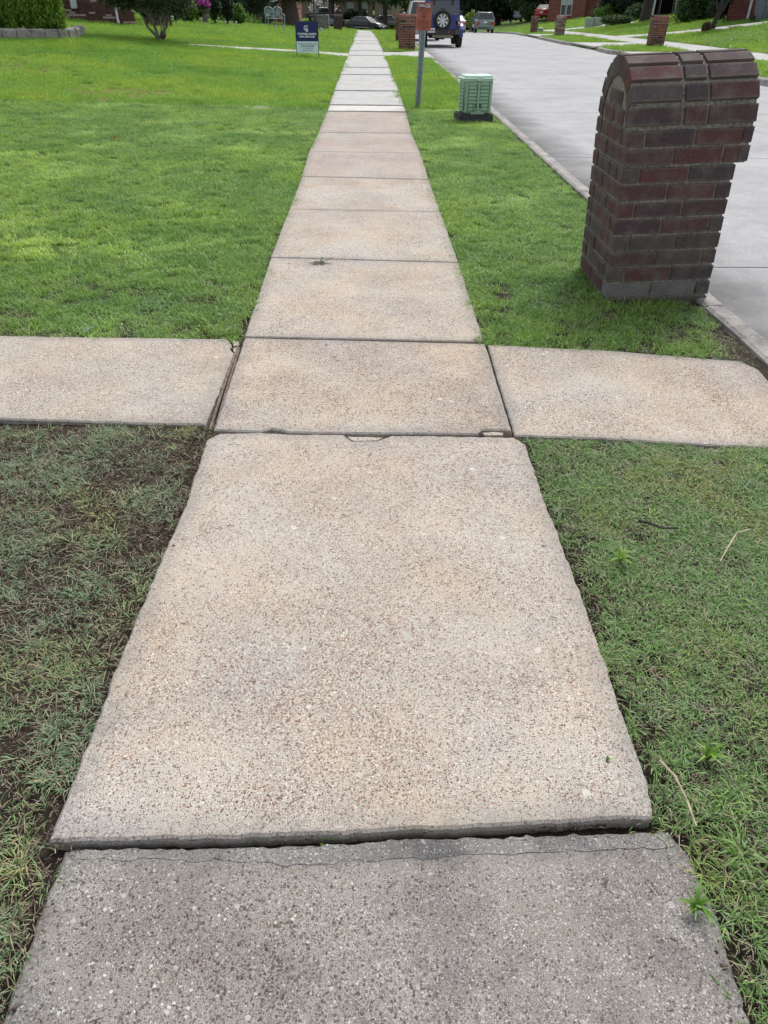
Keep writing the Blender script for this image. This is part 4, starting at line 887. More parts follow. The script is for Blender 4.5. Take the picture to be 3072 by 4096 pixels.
# ================================================================== REALTY SIGN
def realty():
    p = at(1232, 230); root = empty('realty_sign', p, math.radians(-4), 'blue and white real estate yard sign with white lettering on thin black legs', 'sign')
    y = p.y; W = .0001+93*y*.80/2900; k = W/.62
    M['navy'] = simple('navy_blue_print', (.006, .012, .12), .35, 0, .05, 6); M['signwhite'] = simple('cool_white_print', (.72, .88, .92), .35, 0, .03, 6); M['ink'] = simple('dark_blue_ink', (.03, .05, .14), .4, 0, .05, 6)
    H1 = .455*k; H2 = .272*k; zb = .11*k
    for s in (-1, 1):
        b = MB(); b.box((s*W/2, .0, (zb+H1+H2)/2-.04), (.022, .022, zb+H1+H2+.10)); b.obj('leg', 'black', root, .002)
    b = MB(); b.box((0, 0, zb+H1+H2+.006), (W+.02, .024, .014)); b.obj('top_rail', 'black', root, .002)
    b = MB(); b.box((0, -.012, zb+H2+H1/2), (W-.012, .006, H1)); up_ = b.obj('blue_panel', 'navy', root, .001)
    b = MB(); b.box((0, -.013, zb+H2/2), (W-.012, .006, H2)); lo = b.obj('white_panel', 'signwhite', root, .001)
    M['purewhite'] = simple('white_vinyl', (.8, .86, .88), .4, 0, .02, 6); yy = -.0165
    # interlocked C and B with a star
    cz = zb+H2+H1*.66; cx = -.03*k
    b = MB(); rO, rI = .052*k, .032*k; n_ = 22; vs = []
    import math as _m
    for r_ in (rO, rI):
        for q in range(n_+1):
            t = _m.radians(50+q*270/n_); vs.append((cx+r_*.95*_m.cos(t), yy, cz+.012*k+r_*1.12*_m.sin(t)))
    b.add(vs, [(q, q+1, q+n_+2, q+n_+1) for q in range(n_)]); b.obj('emblem_c', 'purewhite', up_)
    text('emblem_b', 'B', .13*k, 'purewhite', up_, (cx+.036*k, yy-.001, cz-.035*k), w=.062*k, bold=.003*k)
    b = MB(); sx_, sz_ = cx+.052*k, cz+.062*k
    pts = [(sx_+(.021 if q % 2 == 0 else .009)*k*_m.sin(q*_m.pi/5), sz_+(.021 if q % 2 == 0 else .009)*k*_m.cos(q*_m.pi/5)) for q in range(10)]
    b.prism(pts, yy, yy+.002); b.obj('emblem_star', 'purewhite', up_)
    text('lettering', 'COLDWELL BANKER', .055*k, 'purewhite', up_, (0, yy, zb+H2+H1*.385), w=W*.86, bold=.0022*k)
    b = MB(); b.box((-.01*k, yy, zb+H2+H1*.315), (W*.28, .001, .003*k)); b.obj('rule_line', 'purewhite', up_)
    text('lettering', 'APEX, REALTORS', .052*k, 'purewhite', up_, (0, yy, zb+H2+H1*.24), w=W*.70, bold=.0022*k)
    yy = -.0168
    text('lettering', 'THE MANDY PICKERILL TEAM', .032*k, 'ink', lo, (0.0, yy, zb+H2*.78), w=W*.86, bold=.001*k)
    text('lettering', '214-274-6440', .055*k, 'ink', lo, (0.0, yy, zb+H2*.60), w=W*.62, bold=.0015*k)
    text('lettering', 'www.TeamPickerill.com', .026*k, 'ink', lo, (0.0, yy, zb+H2*.42), w=W*.54, bold=.0006*k)
    text('lettering', 'Office 972-208-8797', .028*k, 'ink', lo, (0.0, yy, zb+H2*.23), w=W*.48, bold=.0006*k)
realty()

# ================================================================== SMALL THINGS ON THE GROUND
def leafshape(name, mat, loc, size, label, cat, lobes=5, rz=0., curl=.25):
    b = MB(); n_ = lobes*6; vs = [(0, 0, .002)]
    for q in range(n_):
        t = 2*math.pi*q/n_; r_ = size*(.62+.38*math.cos(t*lobes))*(1.2 if abs(math.sin(t)) < .5 else .8)
        vs.append((r_*math.cos(t), r_*.7*math.sin(t), .004+curl*abs(r_)*abs(math.cos(t*2+.5))*.8))
    b.add(vs, [(0, 1+q, 1+(q+1) % n_) for q in range(n_)]); b.tube([(0, 0, .004), (-size*1.2, -size*.2, .008)], .0012, 4)
    return b.obj(name, mat, loc=loc, rot=(0, 0, rz), label=label, cat=cat)
M['leaf_grey'] = simple('dry_grey_green_leaf', (.13, .17, .11), .7, 0, .25, 60); M['leaf_orange'] = simple('orange_leaf', (.42, .09, .02), .6, 0, .2, 60)
p = dp(693, 569); leafshape('fallen_leaf', 'leaf_grey', (p.x, p.y, p.z+.004), .075, 'curled grey-green leaf lying on the sidewalk', 'leaf', 5, .2, .5)
p = dp(252, 309); leafshape('fallen_leaf', 'leaf_orange', (p.x, p.y, p.z+.05), .07, 'orange leaf lying on the left lawn', 'leaf', 3, .6, .4)
p = dp(190, 719); leafshape('fallen_leaf', simple('teal_scrap', (.10, .22, .19), .5), (p.x, p.y, p.z+.015), .035, 'small teal scrap in the soil at the edge of the cross path', 'litter', 3, 1.)
p = dp(563, 230); b = MB(); b.lathe([(.15, -.05), (.15, .0), (.14, .006), (.02, .008)], 20); b.obj('valve_lid', 'curb', loc=(p.x, p.y, p.z-.004), label='pale round ground lid sunk in the left lawn', cat='lid')
def twig(pts, r, lab, mat='bark'):
    P = [dp(*q) for q in pts]; c = P[0]; b = MB(); b.tube([(q.x-c.x, q.y-c.y, .03+.006*math.sin(i*2.)) for i, q in enumerate(P)], [r*(1-.5*i/len(P)) for i in range(len(P))], 6)
    b.obj('twig', mat, loc=c, label=lab, cat='twig')
twig([(1375, 1141), (1395, 1148), (1425, 1154), (1462, 1156)], .0055, 'thin dark curved twig in the lower right grass', 'bark_dark')
M['strawtwig'] = simple('pale_dry_stem', (.42, .36, .25), .8, 0, .2, 50)
twig([(1612, 1160), (1585, 1170), (1565, 1200), (1550, 1228)], .0028, 'bent pale dry stem at the right edge of the lower right grass', 'strawtwig')
twig([(1418, 1660), (1450, 1698), (1478, 1745), (1496, 1800)], .0030, 'long pale runner stem along the bare soil by the sidewalk', 'strawtwig')
twig([(1335, 957), (1400, 985), (1455, 1003)], .0018, 'thin straight pale stem near the cross path', 'strawtwig')
# weeds rooted in the open joint between the two nearest slabs
b = MB(); rr = random.Random(5)
for q in range(260):
    px = rr.choice([rr.uniform(640, 800), rr.uniform(1120, 1290), rr.uniform(250, 1380)]); c = dp(px, 1829-(px-105)*.040+rr.uniform(-2, 7), -.025)
    a = rr.uniform(0, 3.14)*rr.choice((1, -1)); L = rr.uniform(.02, .05); b.tube([(c.x, c.y, -.030), (c.x+math.cos(a)*L*.5, c.y+math.sin(a)*L*.12, -.020+rr.uniform(0, .010)), (c.x+math.cos(a)*L, c.y+math.sin(a)*L*.2, -.024+rr.uniform(-.004, .012))], [.0014, .0013, .0005], 3)
b.obj('joint_debris', 'straw', kind='stuff', label='dry grass clippings lying in the open joint', cat='debris')
def weed(px, py, off, n_, L, lab, mat='g_near'):
    c = dp(px, py, off); V_ = []; F_ = []; rg = np.random.default_rng(int(px))
    for q in range(n_):
        az = rg.uniform(0, 6.28); h = L*rg.uniform(.6, 1.1); ln = rg.uniform(.2, 1.); d = np.array([math.cos(az), math.sin(az), 0]); s_ = np.array([-d[1], d[0], 0])*.003
        p0 = np.zeros(3); p1 = d*h*.35*math.sin(ln)+np.array([0, 0, h*.5]); p2 = d*h*math.sin(ln*1.3)+np.array([0, 0, h*.75*math.cos(ln)])
        b_ = len(V_); V_ += [p0-s_*.6, p0+s_*.6, p1+s_, p1-s_, p2+s_*.1, p2-s_*.1]; F_ += [(b_, b_+1, b_+2, b_+3), (b_+3, b_+2, b_+4, b_+5)]
    link('weed', bulk('weed', np.array(V_), np.array(F_), 4), mat, loc=c, label=lab, cat='weed')
weed(686, 1826, -.045, 5, .075, 'single upright grass weed in the joint of the nearest slabs')
weed(588, 1822, -.045, 6, .035, 'tiny leafy weed at the left of the open joint')
weed(1338, 1215, -.01, 22, .06, 'bright green grass tuft beside the right edge of the sidewalk')
weed(1525, 1640, -.01, 22, .065, 'broad bladed weed clump in the lower right grass')
weed(1500, 1965, -.01, 26, .06, 'broad light green clump hanging over the nearest slab on the right')
weed(1310, 1645, .0, 5, .018, 'tiny seedling growing on the sidewalk near its right edge', 'g_mid')

b = MB(); rr = random.Random(12)
for q in range(240):
    y = rr.uniform(.9, 9) if q % 3 else rr.uniform(.1, .8); x = rr.choice([rr.gauss(-.60, .05), rr.gauss(.52, .05), rr.uniform(-.6, .5)]); z = (.003 if y > .82 else -.013)+float(T(x, y)); L = rr.uniform(.006, .028); a = rr.uniform(0, 3.14)
    b.tube([(x, y, z+.0035), (x+math.cos(a)*L*.5, y+math.sin(a)*L*.5, z+.0045), (x+math.cos(a)*L, y+math.sin(a)*L, z+.0035)], [.0011, .0014, .0005], 3)
b.obj('walk_clippings', 'straw', kind='stuff', label='stray dry clippings scattered on the sidewalk slabs', cat='debris')

# ================================================================== VEHICLES
def wheel(parent, x, y, r, wd, side, spokes=5, rimr=.62, rimmat='alloy'):
    s = side; b = MB(); b.lathe([(r*.60, -wd/2), (r*.93, -wd/2), (r, -wd*.36), (r, wd*.36), (r*.93, wd/2), (r*.60, wd/2)], 28, (0, 0, 0), 'x', ring=True)
    w_ = b.obj('wheel', 'rubber', parent, loc=(x, y, r))
    b = MB(); R_ = r*rimr; b.lathe([(R_*1.02, s*wd*.30-.01), (R_*1.04, s*wd*.50), (R_*.94, s*wd*.50), (R_*.90, s*wd*.30)], 24, (0, 0, 0), 'x', ring=True)
    b.lathe([(.0, s*wd*.42), (R_*.24, s*wd*.42), (R_*.24, s*wd*.30), (0, s*wd*.30)], 12, (0, 0, 0), 'x')
    for k in range(spokes):
        t = 2*math.pi*k/spokes; Rm = Matrix.Rotation(t, 3, 'X'); b.box(Rm @ Vector((s*wd*.40, 0, R_*.58)), (wd*.10, R_*.26, R_*.76), Rm)
    b.obj('rim', rimmat, w_)
    b = MB(); b.lathe([(0, s*wd*.28), (R_*.98, s*wd*.28), (R_*.98, s*wd*.26), (0, s*wd*.26)], 20, (0, 0, 0), 'x'); b.obj('brake_disc', 'darkgrey', w_)
    return w_
def loft(secs, close=True):
    n_ = len(secs[0]); b = MB(); vs = [v for s in secs for v in s]; fs = [(i*n_+j, i*n_+(j+1) % n_, (i+1)*n_+(j+1) % n_, (i+1)*n_+j) for i in range(len(secs)-1) for j in range(n_)]
    fs += [tuple(range(n_))[::-1], tuple((len(secs)-1)*n_+j for j in range(n_))]; return b.add(vs, fs)
def car(name, loc, rz, label, cat, body, L=4.8, W=1.82, H=1.46, prof=None, cab=None, wr=.33, wb=(.95, 3.75), suv=False, group=None, plate=True, rack=False):
    """origin under the rear bumper, nose along +y. prof: (y, z bottom, z top, half width); cab: y of rear base, rear top, front top, front base, belt z at rear and front"""
    root = empty(name, loc, rz, label, cat, group); w = W/2
    secs = []
    for y, zb, zt, hw in prof:
        zm = zb+(zt-zb)*.55
        secs.append([(-hw*.80, y, zb), (-hw*.97, y, zb+.08), (-hw, y, zm), (-hw*.97, y, zt-.07), (-hw*.86, y, zt), (hw*.86, y, zt), (hw*.97, y, zt-.07), (hw, y, zm), (hw*.97, y, zb+.08), (hw*.80, y, zb)])
    bd = loft(secs).obj('body', body, root, .03, 2, True)
    yr0, yr1, yf1, yf0, zr, zf = cab; wt = w*.72; wb_ = w*.90; zt = H-.03
    P = [(-wb_, yr0, zr-.06), (wb_, yr0, zr-.06), (wb_, yf0, zf-.06), (-wb_, yf0, zf-.06), (-wt, yr1, zt), (wt, yr1, zt), (wt, yf1, zt), (-wt, yf1, zt)]
    b = MB(); b.hexa(P); gl = b.obj('windows', 'glass', root, .02, 2)
    b = MB(); ro = [( -wt-.02, yr1-.04, zt-.02), (wt+.02, yr1-.04, zt-.02), (wt+.02, yf1+.06, zt-.02), (-wt-.02, yf1+.06, zt-.02), (-wt*.8, yr1+.15, H+.01), (wt*.8, yr1+.15, H+.01), (wt*.8, yf1-.1, H+.01), (-wt*.8, yf1-.1, H+.01)]
    b.hexa(ro); b.obj('roof', body, root, .02, 2, True)
    b = MB()
    for s in (-1, 1):
        for a, c in ((0, 4), (3, 7)):
            p, q = Vector(P[a]), Vector(P[c]); p.x = abs(p.x)*s; q.x = abs(q.x)*s; b.tube([p, q], .04, 6)
        for f in (.36, .66):
            ya = yr0+(yf0-yr0)*f; yb_ = yr1+(yf1-yr1)*f; b.tube([(s*(wb_+.0), ya, zr-.05), (s*(wt+.005), yb_, zt)], .03, 6)
        p, q = Vector(P[4]), Vector(P[7]); b.tube([(s*abs(p.x), p.y, p.z), (s*abs(q.x), q.y, q.z)], .035, 6)
    b.obj('pillars', body, root)
    for s in (-1, 1):
        for yy in wb:
            b = MB(); b.lathe([(wr*1.16, -.02), (wr*1.16, .02)], 24, (0, 0, 0), 'x'); b.obj('wheel_arch', 'black', root, loc=(s*(w-.012), yy, wr+.02))
            wheel(root, s*(w-.10), yy, wr, .22, s)
        zt0 = prof[0][2]
        b = MB(); b.box((s*w*.78, prof[0][0]+.02, zt0-.20 if not suv else zt0-.32), (w*.34, .12, .15 if not suv else .30)); b.obj('taillight', 'red_lamp', root, .02)
        b = MB(); b.box((s*w*.74, prof[-1][0]-.06, prof[-1][2]-.12), (w*.36, .16, .14)); b.obj('headlight', 'lens', root, .03)
        b = MB(); b.box((s*(w+.07), yf0-.25, zf+.06), (.16, .1, .12)); b.obj('mirror', body, root, .02)
        b = MB(); b.box((s*(w*.995), (wb[0]+wb[1])/2, (prof[0][1]+.10)), (.02, wb[1]-wb[0]-.8, .06)); b.obj('side_trim', 'alloy', root)
        for f in (.42, .64):
            b = MB(); yy = yr0+(yf0-yr0)*f; b.box((s*w*.985, yy, zr-.16), (.035, .16, .03)); b.obj('door_handle', body, root)
    ye = prof[0][0]
    b = MB(); b.box((0, ye-.01, prof[0][1]+.20), (W*.92, .14, .16)); b.obj('rear_bumper', body, root, .03)
    b = MB(); b.box((0, prof[-1][0]+.01, prof[-1][1]+.17), (W*.90, .12, .18)); b.obj('front_bumper', body, root, .03)
    b = MB()
    for k in range(3): b.box((0, prof[-1][0]+.02, prof[-1][2]-.14-.055*k), (W*.40, .06, .02))
    b.obj('grille', 'alloy', root)
    b = MB(); b.box((0, prof[-1][0]+.005, prof[-1][2]-.2), (W*.42, .05, .2)); b.obj('grille_opening', 'black', root)
    if plate:
        zpl = (prof[0][1]+prof[0][2])/2+(.15 if suv else .05)
        for yy in (ye-.075 if not suv else ye-.035, prof[-1][0]+.085):
            b = MB(); b.box((0, yy, zpl if yy < 1 else prof[-1][1]+.2), (.31, .012, .15)); b.obj('licence_plate', 'white', root)
    if rack:
        for s in (-1, 1):
            b = MB(); b.tube([(s*wt*.9, yr1+.1, H+.02), (s*wt*.9, yr1+.3, H+.06), (s*wt*.9, yf1-.4, H+.06), (s*wt*.9, yf1-.2, H+.02)], .022, 6); b.obj('roof_rail', 'black', root)
    if suv:
        b = MB(); b.tube([(.05, ye+.05, zr+.05), (.32, ye+.12, zr+.10)], .012, 5); b.obj('wiper', 'black', root)
    return root
SED = [(0.02, .30, .98, .80), (.25, .22, 1.06, .89), (.95, .20, 1.03, .91), (2.4, .19, .97, .91), (3.5, .20, .95, .91), (4.3, .22, .86, .88), (4.75, .28, .66, .72)]
SEDC = (.55, 1.35, 2.75, 3.55, 1.03, .96)
SUVP = [(0.02, .38, 1.10, .84), (.2, .30, 1.16, .90), (.95, .28, 1.14, .91), (2.4, .27, 1.08, .91), (3.5, .28, 1.06, .91), (4.2, .30, .98, .88), (4.65, .36, .78, .72)]
SUVC = (.06, .32, 2.5, 3.45, 1.14, 1.07)
M['blue'] = paint('deep_metallic_blue', (.004, .018, .22), 1, .15); M['carblack'] = paint('glossy_black_paint', (.006, .007, .009), .35, 0); M['sage'] = paint('grey_green_metallic', (.20, .245, .23), .8, .4)
M['silver'] = paint('silver_metallic', (.36, .38, .40), .8, .5); M['paleblue'] = paint('pale_blue_metallic', (.34, .42, .52), 1, .3); M['carred'] = paint('bright_red_paint', (.40, .02, .02), 1, .1); M['carwhite'] = paint('white_paint', (.70, .74, .74), .8, 0); M['cargrey'] = paint('dark_grey_paint', (.05, .055, .06), .8, .3)

def jeep(loc, rz):
    R = empty('off_roader', loc, rz, 'blue boxy off-road vehicle with rear spare wheel parked at the kerb', 'car')
    w = .80
    secs = [[(-w, y, zb), (-w, y, 1.14), (-w+.03, y, 1.17), (w-.03, y, 1.17), (w, y, 1.14), (w, y, zb)] for y, zb in ((0, .56), (.3, .5), (3.2, .5))]
    loft(secs).obj('body', 'blue', R, .025, 2, True)
    b = MB(); b.hexa([(-.70, 3.2, .55), (.70, 3.2, .55), (.62, 4.35, .6), (-.62, 4.35, .6), (-.74, 3.2, 1.16), (.74, 3.2, 1.16), (.60, 4.3, 1.08), (-.60, 4.3, 1.08)]); b.obj('bonnet', 'blue', R, .04, 2)
    # hard top: rear glass in a blue frame
    b = MB(); b.hexa([(-.77, .05, 1.17), (.77, .05, 1.17), (.77, 2.7, 1.17), (-.77, 2.7, 1.17), (-.68, .16, 1.80), (.68, .16, 1.80), (.68, 2.45, 1.80), (-.68, 2.45, 1.80)]); b.obj('windows', 'glass', R, .03, 2)
    b = MB(); b.hexa([(-.70, .10, 1.775), (.70, .10, 1.775), (.70, 2.55, 1.775), (-.70, 2.55, 1.775), (-.64, .20, 1.855), (.64, .20, 1.855), (.64, 2.4, 1.855), (-.64, 2.4, 1.855)]); b.obj('roof', 'blue', R, .03, 2)
    b = MB()
    for s in (-1, 1):
        b.hexa([(s*.785-.07*(s > 0), .03, 1.16), (s*.785+.07*(s < 0), .03, 1.16), (s*.785+.07*(s < 0), .22, 1.16), (s*.785-.07*(s > 0), .22, 1.16), (s*.70-.06*(s > 0), .135, 1.80), (s*.70+.06*(s < 0), .135, 1.80), (s*.70+.06*(s < 0), .3, 1.80), (s*.70-.06*(s > 0), .3, 1.80)])
        for y0, y1 in ((1.15, 1.18), (2.68, 2.42)): b.tube([(s*.775, y0, 1.16), (s*.69, y1, 1.8)], .045, 6)
    b.obj('pillars', 'blue', R, .006)
    b = MB(); b.box((0, .07, 1.205), (1.40, .05, .07)); b.obj('window_sill', 'blue', R, .01)
    b = MB(); b.box((0, -.012, .90), (1.22, .03, .56)); tg = b.obj('tailgate', 'blue', R, .02)
    for z in (.78, 1.03):
        b = MB(); b.box((.60, -.035, z), (.16, .03, .045)); b.obj('hinge', 'blue', tg, .008)
    for x in (.42, -.42):
        b = MB(); b.hexa([(x-.03, .03, 1.62), (x+.03, .03, 1.62), (x+.03, .10, 1.62), (x-.03, .10, 1.62), (x-.05, .10, 1.84), (x+.05, .10, 1.84), (x+.05, .16, 1.84), (x-.05, .16, 1.84)]); b.obj('glass_hinge', 'black', R, .005)
    b = MB(); b.box((-.02, -.12, 1.47), (.18, .10, .045)); b.obj('brake_lamp', 'blackplastic', R, .01)
    # spare wheel
    b = MB(); r = .405; b.lathe([(r*.55, -.10), (r*.88, -.12), (r*.99, -.09), (r, 0), (r*.99, .09), (r*.88, .12), (r*.55, .10)], 36, (0, 0, 0), 'y', ring=True); sp = b.obj('spare_wheel', 'rubber', R, smooth=True, loc=(-.02, -.16, 1.03))
    b = MB(); b.lathe([(.235, -.125), (.25, -.12), (.25, -.05), (.235, -.05)], 30, (0, 0, 0), 'y', ring=True); b.lathe([(0, -.115), (.075, -.115), (.085, -.07), (0, -.06)], 20, (0, 0, 0), 'y')
    for k in range(8):
        t = 2*math.pi*(k+.5)/8; Rm = Matrix.Rotation(t, 3, 'Y')
        b.hexa([Rm @ Vector(v) for v in [(-.028, -.11, .06), (.028, -.11, .06), (.028, -.07, .06), (-.028, -.07, .06), (-.048, -.118, .24), (.048, -.118, .24), (.048, -.07, .24), (-.048, -.07, .24)]])
    b.obj('rim', 'alloy', sp)
    b = MB(); b.lathe([(0, -.06), (.24, -.06), (.24, -.04), (0, -.04)], 24, (0, 0, 0), 'y'); b.obj('rim_back', 'black', sp)
    for s in (-1, 1):
        b = MB(); b.box((s*.735, -.03, .955), (.15, .08, .23)); tl = b.obj('taillight', 'red_lamp', R, .012)
        b = MB(); b.box((s*.735, -.075, .955), (.07, .012, .08)); b.obj('reversing_lamp', 'lens', tl, .004)
        for yy in (.42, 3.35):
            wheel(R, s*.795, yy, .40, .27, s, 8)
            b = MB(); o_ = [(yy+.56*math.cos(t), .42+.50*math.sin(t)) for t in [math.pi*q/10 for q in range(11)]]; i_ = [(yy+.47*math.cos(t), .42+.44*math.sin(t)) for t in [math.pi*q/10 for q in range(10, -1, -1)]]
            b.prism(o_+i_, s*.76, s*.945, 'yz'); b.obj('fender', 'blackplastic' if False else 'blue', R, .01)
        b = MB(); b.box((s*.98, 2.52, 1.27), (.2, .12, .2)); b.obj('mirror', 'black', R, .02)
        b = MB(); b.box((s*.70, -.20, .62), (.36, .26, .22)); b.obj('bumper_corner', 'darkgrey', R, .04, 2)
        b = MB(); b.box((s*.28, -.335, .61), (.07, .01, .07)); b.obj('reflector', 'red_lamp', R)
        b = MB(); b.box((s*.81, .35, 1.0), (.03, .2, .16)); b.obj('fuel_door', 'black', R, .01)
    b = MB(); b.box((0, -.20, .60), (1.15, .24, .20)); b.obj('rear_bumper', 'blackplastic', R, .03, 2)
    b = MB(); b.box((0, -.05, .44), (.92, .14, .13)); b.obj('skid_bar', simple('tan_metal', (.30, .27, .22), .5, .3), R, .01)
    b = MB(); b.box((-.52, -.335, .66), (.32, .012, .165)); pl = b.obj('licence_plate', 'white', R, .004)
    text('lettering', 'LWZ-8495', .085, 'ink', pl, (-.52, -.345, .655), w=.27, bold=.003)
    b = MB(); b.tube([(-.6, .42, .40), (.6, .42, .40)], .06, 8); b.tube([(-.6, 3.35, .40), (.6, 3.35, .40)], .06, 8); b.box((0, .42, .42), (.26, .22, .24)); b.box((0, 1.8, .48), (1.3, 3, .12)); b.obj('axles', 'black', R)
    b = MB(); b.lathe([(.03, -.2), (.03, .1)], 10, (.45, 0, .42), 'y'); b.obj('exhaust', 'alloy', R)
    return R
p = at(1755, 190, -.13); jeep((p.x+.13, p.y, p.z), -.02); JP = p
car('parked_suv', (JP.x-.15, JP.y+9.5, float(B(JP.y+9.5))-.13), 0, 'white tall car parked in front of the blue off-roader, mostly hidden', 'car', 'carwhite', 4.8, 1.86, 1.85, [(y, a, b_*1.1, c) for y, a, b_, c in SUVP], (.06, .32, 2.6, 3.5, 1.25, 1.18), .36, suv=True)
p = at(1939, 133, -.13); car('parked_suv', p, .0, 'grey-green estate SUV with roof rails parked across the street', 'car', 'sage', 4.7, 1.84, 1.68, SUVP, SUVC, .34, suv=True, rack=True)
car('parked_sedan', (p.x-2.75, p.y-.5, p.z), .10, 'silver saloon car partly hidden behind the blue off-roader', 'car', 'silver', 4.8, 1.80, 1.44, SED, SEDC)
def car_c(px, py, rz, off, *a, **k):
    """place by the middle of the car"""
    p = at(px, py, off); L = 2.4; return car(a[0], (p.x+math.sin(rz)*L, p.y-math.cos(rz)*L, float(T(p.x, p.y))+off), rz, *a[1:], **k)
car_c(1462, 124.5, -math.radians(118), -.13, 'parked_sedan', 'black saloon car facing right on the bend of the street', 'car', 'carblack', 4.8, 1.80, 1.46, SED, SEDC)
car_c(1548, 112, -math.radians(62), .0, 'parked_sedan', 'silver fastback crossover on the far driveway behind the black saloon', 'car', 'silver', 4.8, 1.84, 1.55, [(y, a+.05, b_+.05, c) for y, a, b_, c in SED], (.1, 1.4, 2.75, 3.6, 1.10, 1.03), .36)
car_c(1335, 105, -math.radians(75), .0, 'parked_sedan', 'pale silver-blue car behind the far tree trunk and round bush', 'car', 'paleblue', 4.7, 1.8, 1.5, SED, SEDC)
car_c(2108, 82, -math.radians(38), .03, 'parked_sedan', 'pale blue fastback car with dark windows at the red brick garage', 'car', 'paleblue', 4.7, 1.84, 1.44, SED, (.15, 1.3, 2.75, 3.7, 1.04, .97), .35)
q = at(2185, 78, .03); car_c(2182, 76, -math.radians(25), .03, 'parked_sedan', 'red car half hidden behind the corner of the red brick house', 'car', 'carred', 4.7, 1.84, 1.5, SED, SEDC)
def pickup(loc, rz, label):
    R = empty('pickup_truck', loc, rz, label, 'pickup')
    loft([[(-.95, y, .5), (-.97, y, 1.0), (-.93, y, zt), (.93, y, zt), (.97, y, 1.0), (.95, y, .5)] for y, zt in ((0, 1.2), (1.9, 1.2), (1.95, 1.24), (4.1, 1.22), (5.4, 1.12))]).obj('body', 'cargrey', R, .03)
    b = MB(); b.hexa([(-.86, 2.0, 1.2), (.86, 2.0, 1.2), (.86, 4.2, 1.2), (-.86, 4.2, 1.2), (-.72, 2.15, 1.84), (.72, 2.15, 1.84), (.72, 3.5, 1.84), (-.72, 3.5, 1.84)]); b.obj('windows', 'glass', R, .02)
    b = MB(); b.hexa([(-.75, 2.1, 1.82), (.75, 2.1, 1.82), (.75, 3.55, 1.82), (-.75, 3.55, 1.82), (-.66, 2.2, 1.9), (.66, 2.2, 1.9), (.66, 3.4, 1.9), (-.66, 3.4, 1.9)]); b.obj('roof', 'silver', R, .02)
    for s in (-1, 1):
        for yy in (1.0, 4.4): wheel(R, s*.86, yy, .40, .26, s, 6)
        b = MB(); b.box((s*.9, -.01, 1.0), (.12, .06, .34)); b.obj('taillight', 'red_lamp', R, .01)
        b = MB(); b.box((s*.98, 1.0, .86), (.03, .9, .14)); b.obj('fender', 'silver', R, .01)
    return R
p = at(1262, 96); pickup((p.x-1.8, p.y+4, float(T(p.x, p.y+4))), -math.radians(80), 'dark pickup truck with silver roof behind the realty sign')

# ================================================================== HOUSES
def house(name, origin, rz, label, W, DPT, H, mat, windows=(), roofh=2.4, over=.45, base_drop=.6, openings=(), gable=False, doors=()):
    """front face along local x at y=0 looking towards -y"""
    R = empty(name, origin, rz, label, 'house'); t = .25
    # front wall is built in pieces round its openings
    cuts = sorted(openings)
    b = MB(); x = 0.
    for (a, c, h) in cuts:
        if a-x > .01: b.box(((x+a)/2, t/2, (H-base_drop)/2), (a-x, t, H+base_drop))
        b.box(((a+c)/2, t/2, (h+H)/2), (c-a, t, H-h)); x = c
    b.box(((x+W)/2, t/2, (H-base_drop)/2), (W-x, t, H+base_drop)); b.obj('wall', mat, R)
    b = MB(); b.box((t/2, DPT/2+t/2, (H-base_drop)/2), (t, DPT-t, H+base_drop)); b.obj('wall', mat, R)
    b = MB(); b.box((W-t/2, DPT/2+t/2, (H-base_drop)/2), (t, DPT-t, H+base_drop)); b.obj('wall', mat, R)
    b = MB(); b.box((W/2, DPT+t/2, (H-base_drop)/2), (W, t, H+base_drop)); b.obj('wall', mat, R)
    o = over; e = min(DPT/2, W/2)
    b = MB(); b.add([(-o, -o, H), (W+o, -o, H), (W+o, DPT+o, H), (-o, DPT+o, H), (e if not gable else -o, DPT/2, H+roofh), (W-e if not gable else W+o, DPT/2, H+roofh), (-o, -o, H-.04), (W+o, -o, H-.04), (W+o, DPT+o, H-.04), (-o, DPT+o, H-.04)],
                    [(0, 1, 5, 4), (1, 2, 5), (2, 3, 4, 5), (3, 0, 4), (0, 6, 7, 1), (1, 7, 8, 2), (2, 8, 9, 3), (3, 9, 6, 0), (6, 9, 8, 7)]); b.obj('roof', 'shingle', R)
    b = MB(); b.box((W/2, -o-.012, H-.07), (W+2*o+.04, .024, .2)); b.box((-o-.012, DPT/2, H-.07), (.024, DPT+2*o, .2)); b.box((W+o+.012, DPT/2, H-.07), (.024, DPT+2*o, .2)); b.obj('fascia', 'white', R)
    for (wx, wz, ww, wh) in windows:
        f = MB(); s = .05
        f.box((wx, -.02, wz+wh/2), (ww, .05, s)); f.box((wx, -.02, wz-wh/2), (ww, .05, s)); f.box((wx-ww/2, -.02, wz), (s, .05, wh+s)); f.box((wx+ww/2, -.02, wz), (s, .05, wh+s)); f.box((wx, -.018, wz), (ww, .035, s*.7))
        fo = f.obj('window', 'white', R)
        f = MB(); f.box((wx, -.006, wz+wh*.25), (ww-.04, .008, wh/2-.03)); f.obj('pane', 'blind', fo)
        f = MB(); f.box((wx, -.006, wz-wh*.25), (ww-.04, .008, wh/2-.03)); f.obj('pane', 'glass', fo)
        f = MB(); f.box((wx, -.03, wz-wh/2-.05), (ww+.14, .08, .06)); f.obj('sill', mat, fo)
    return R
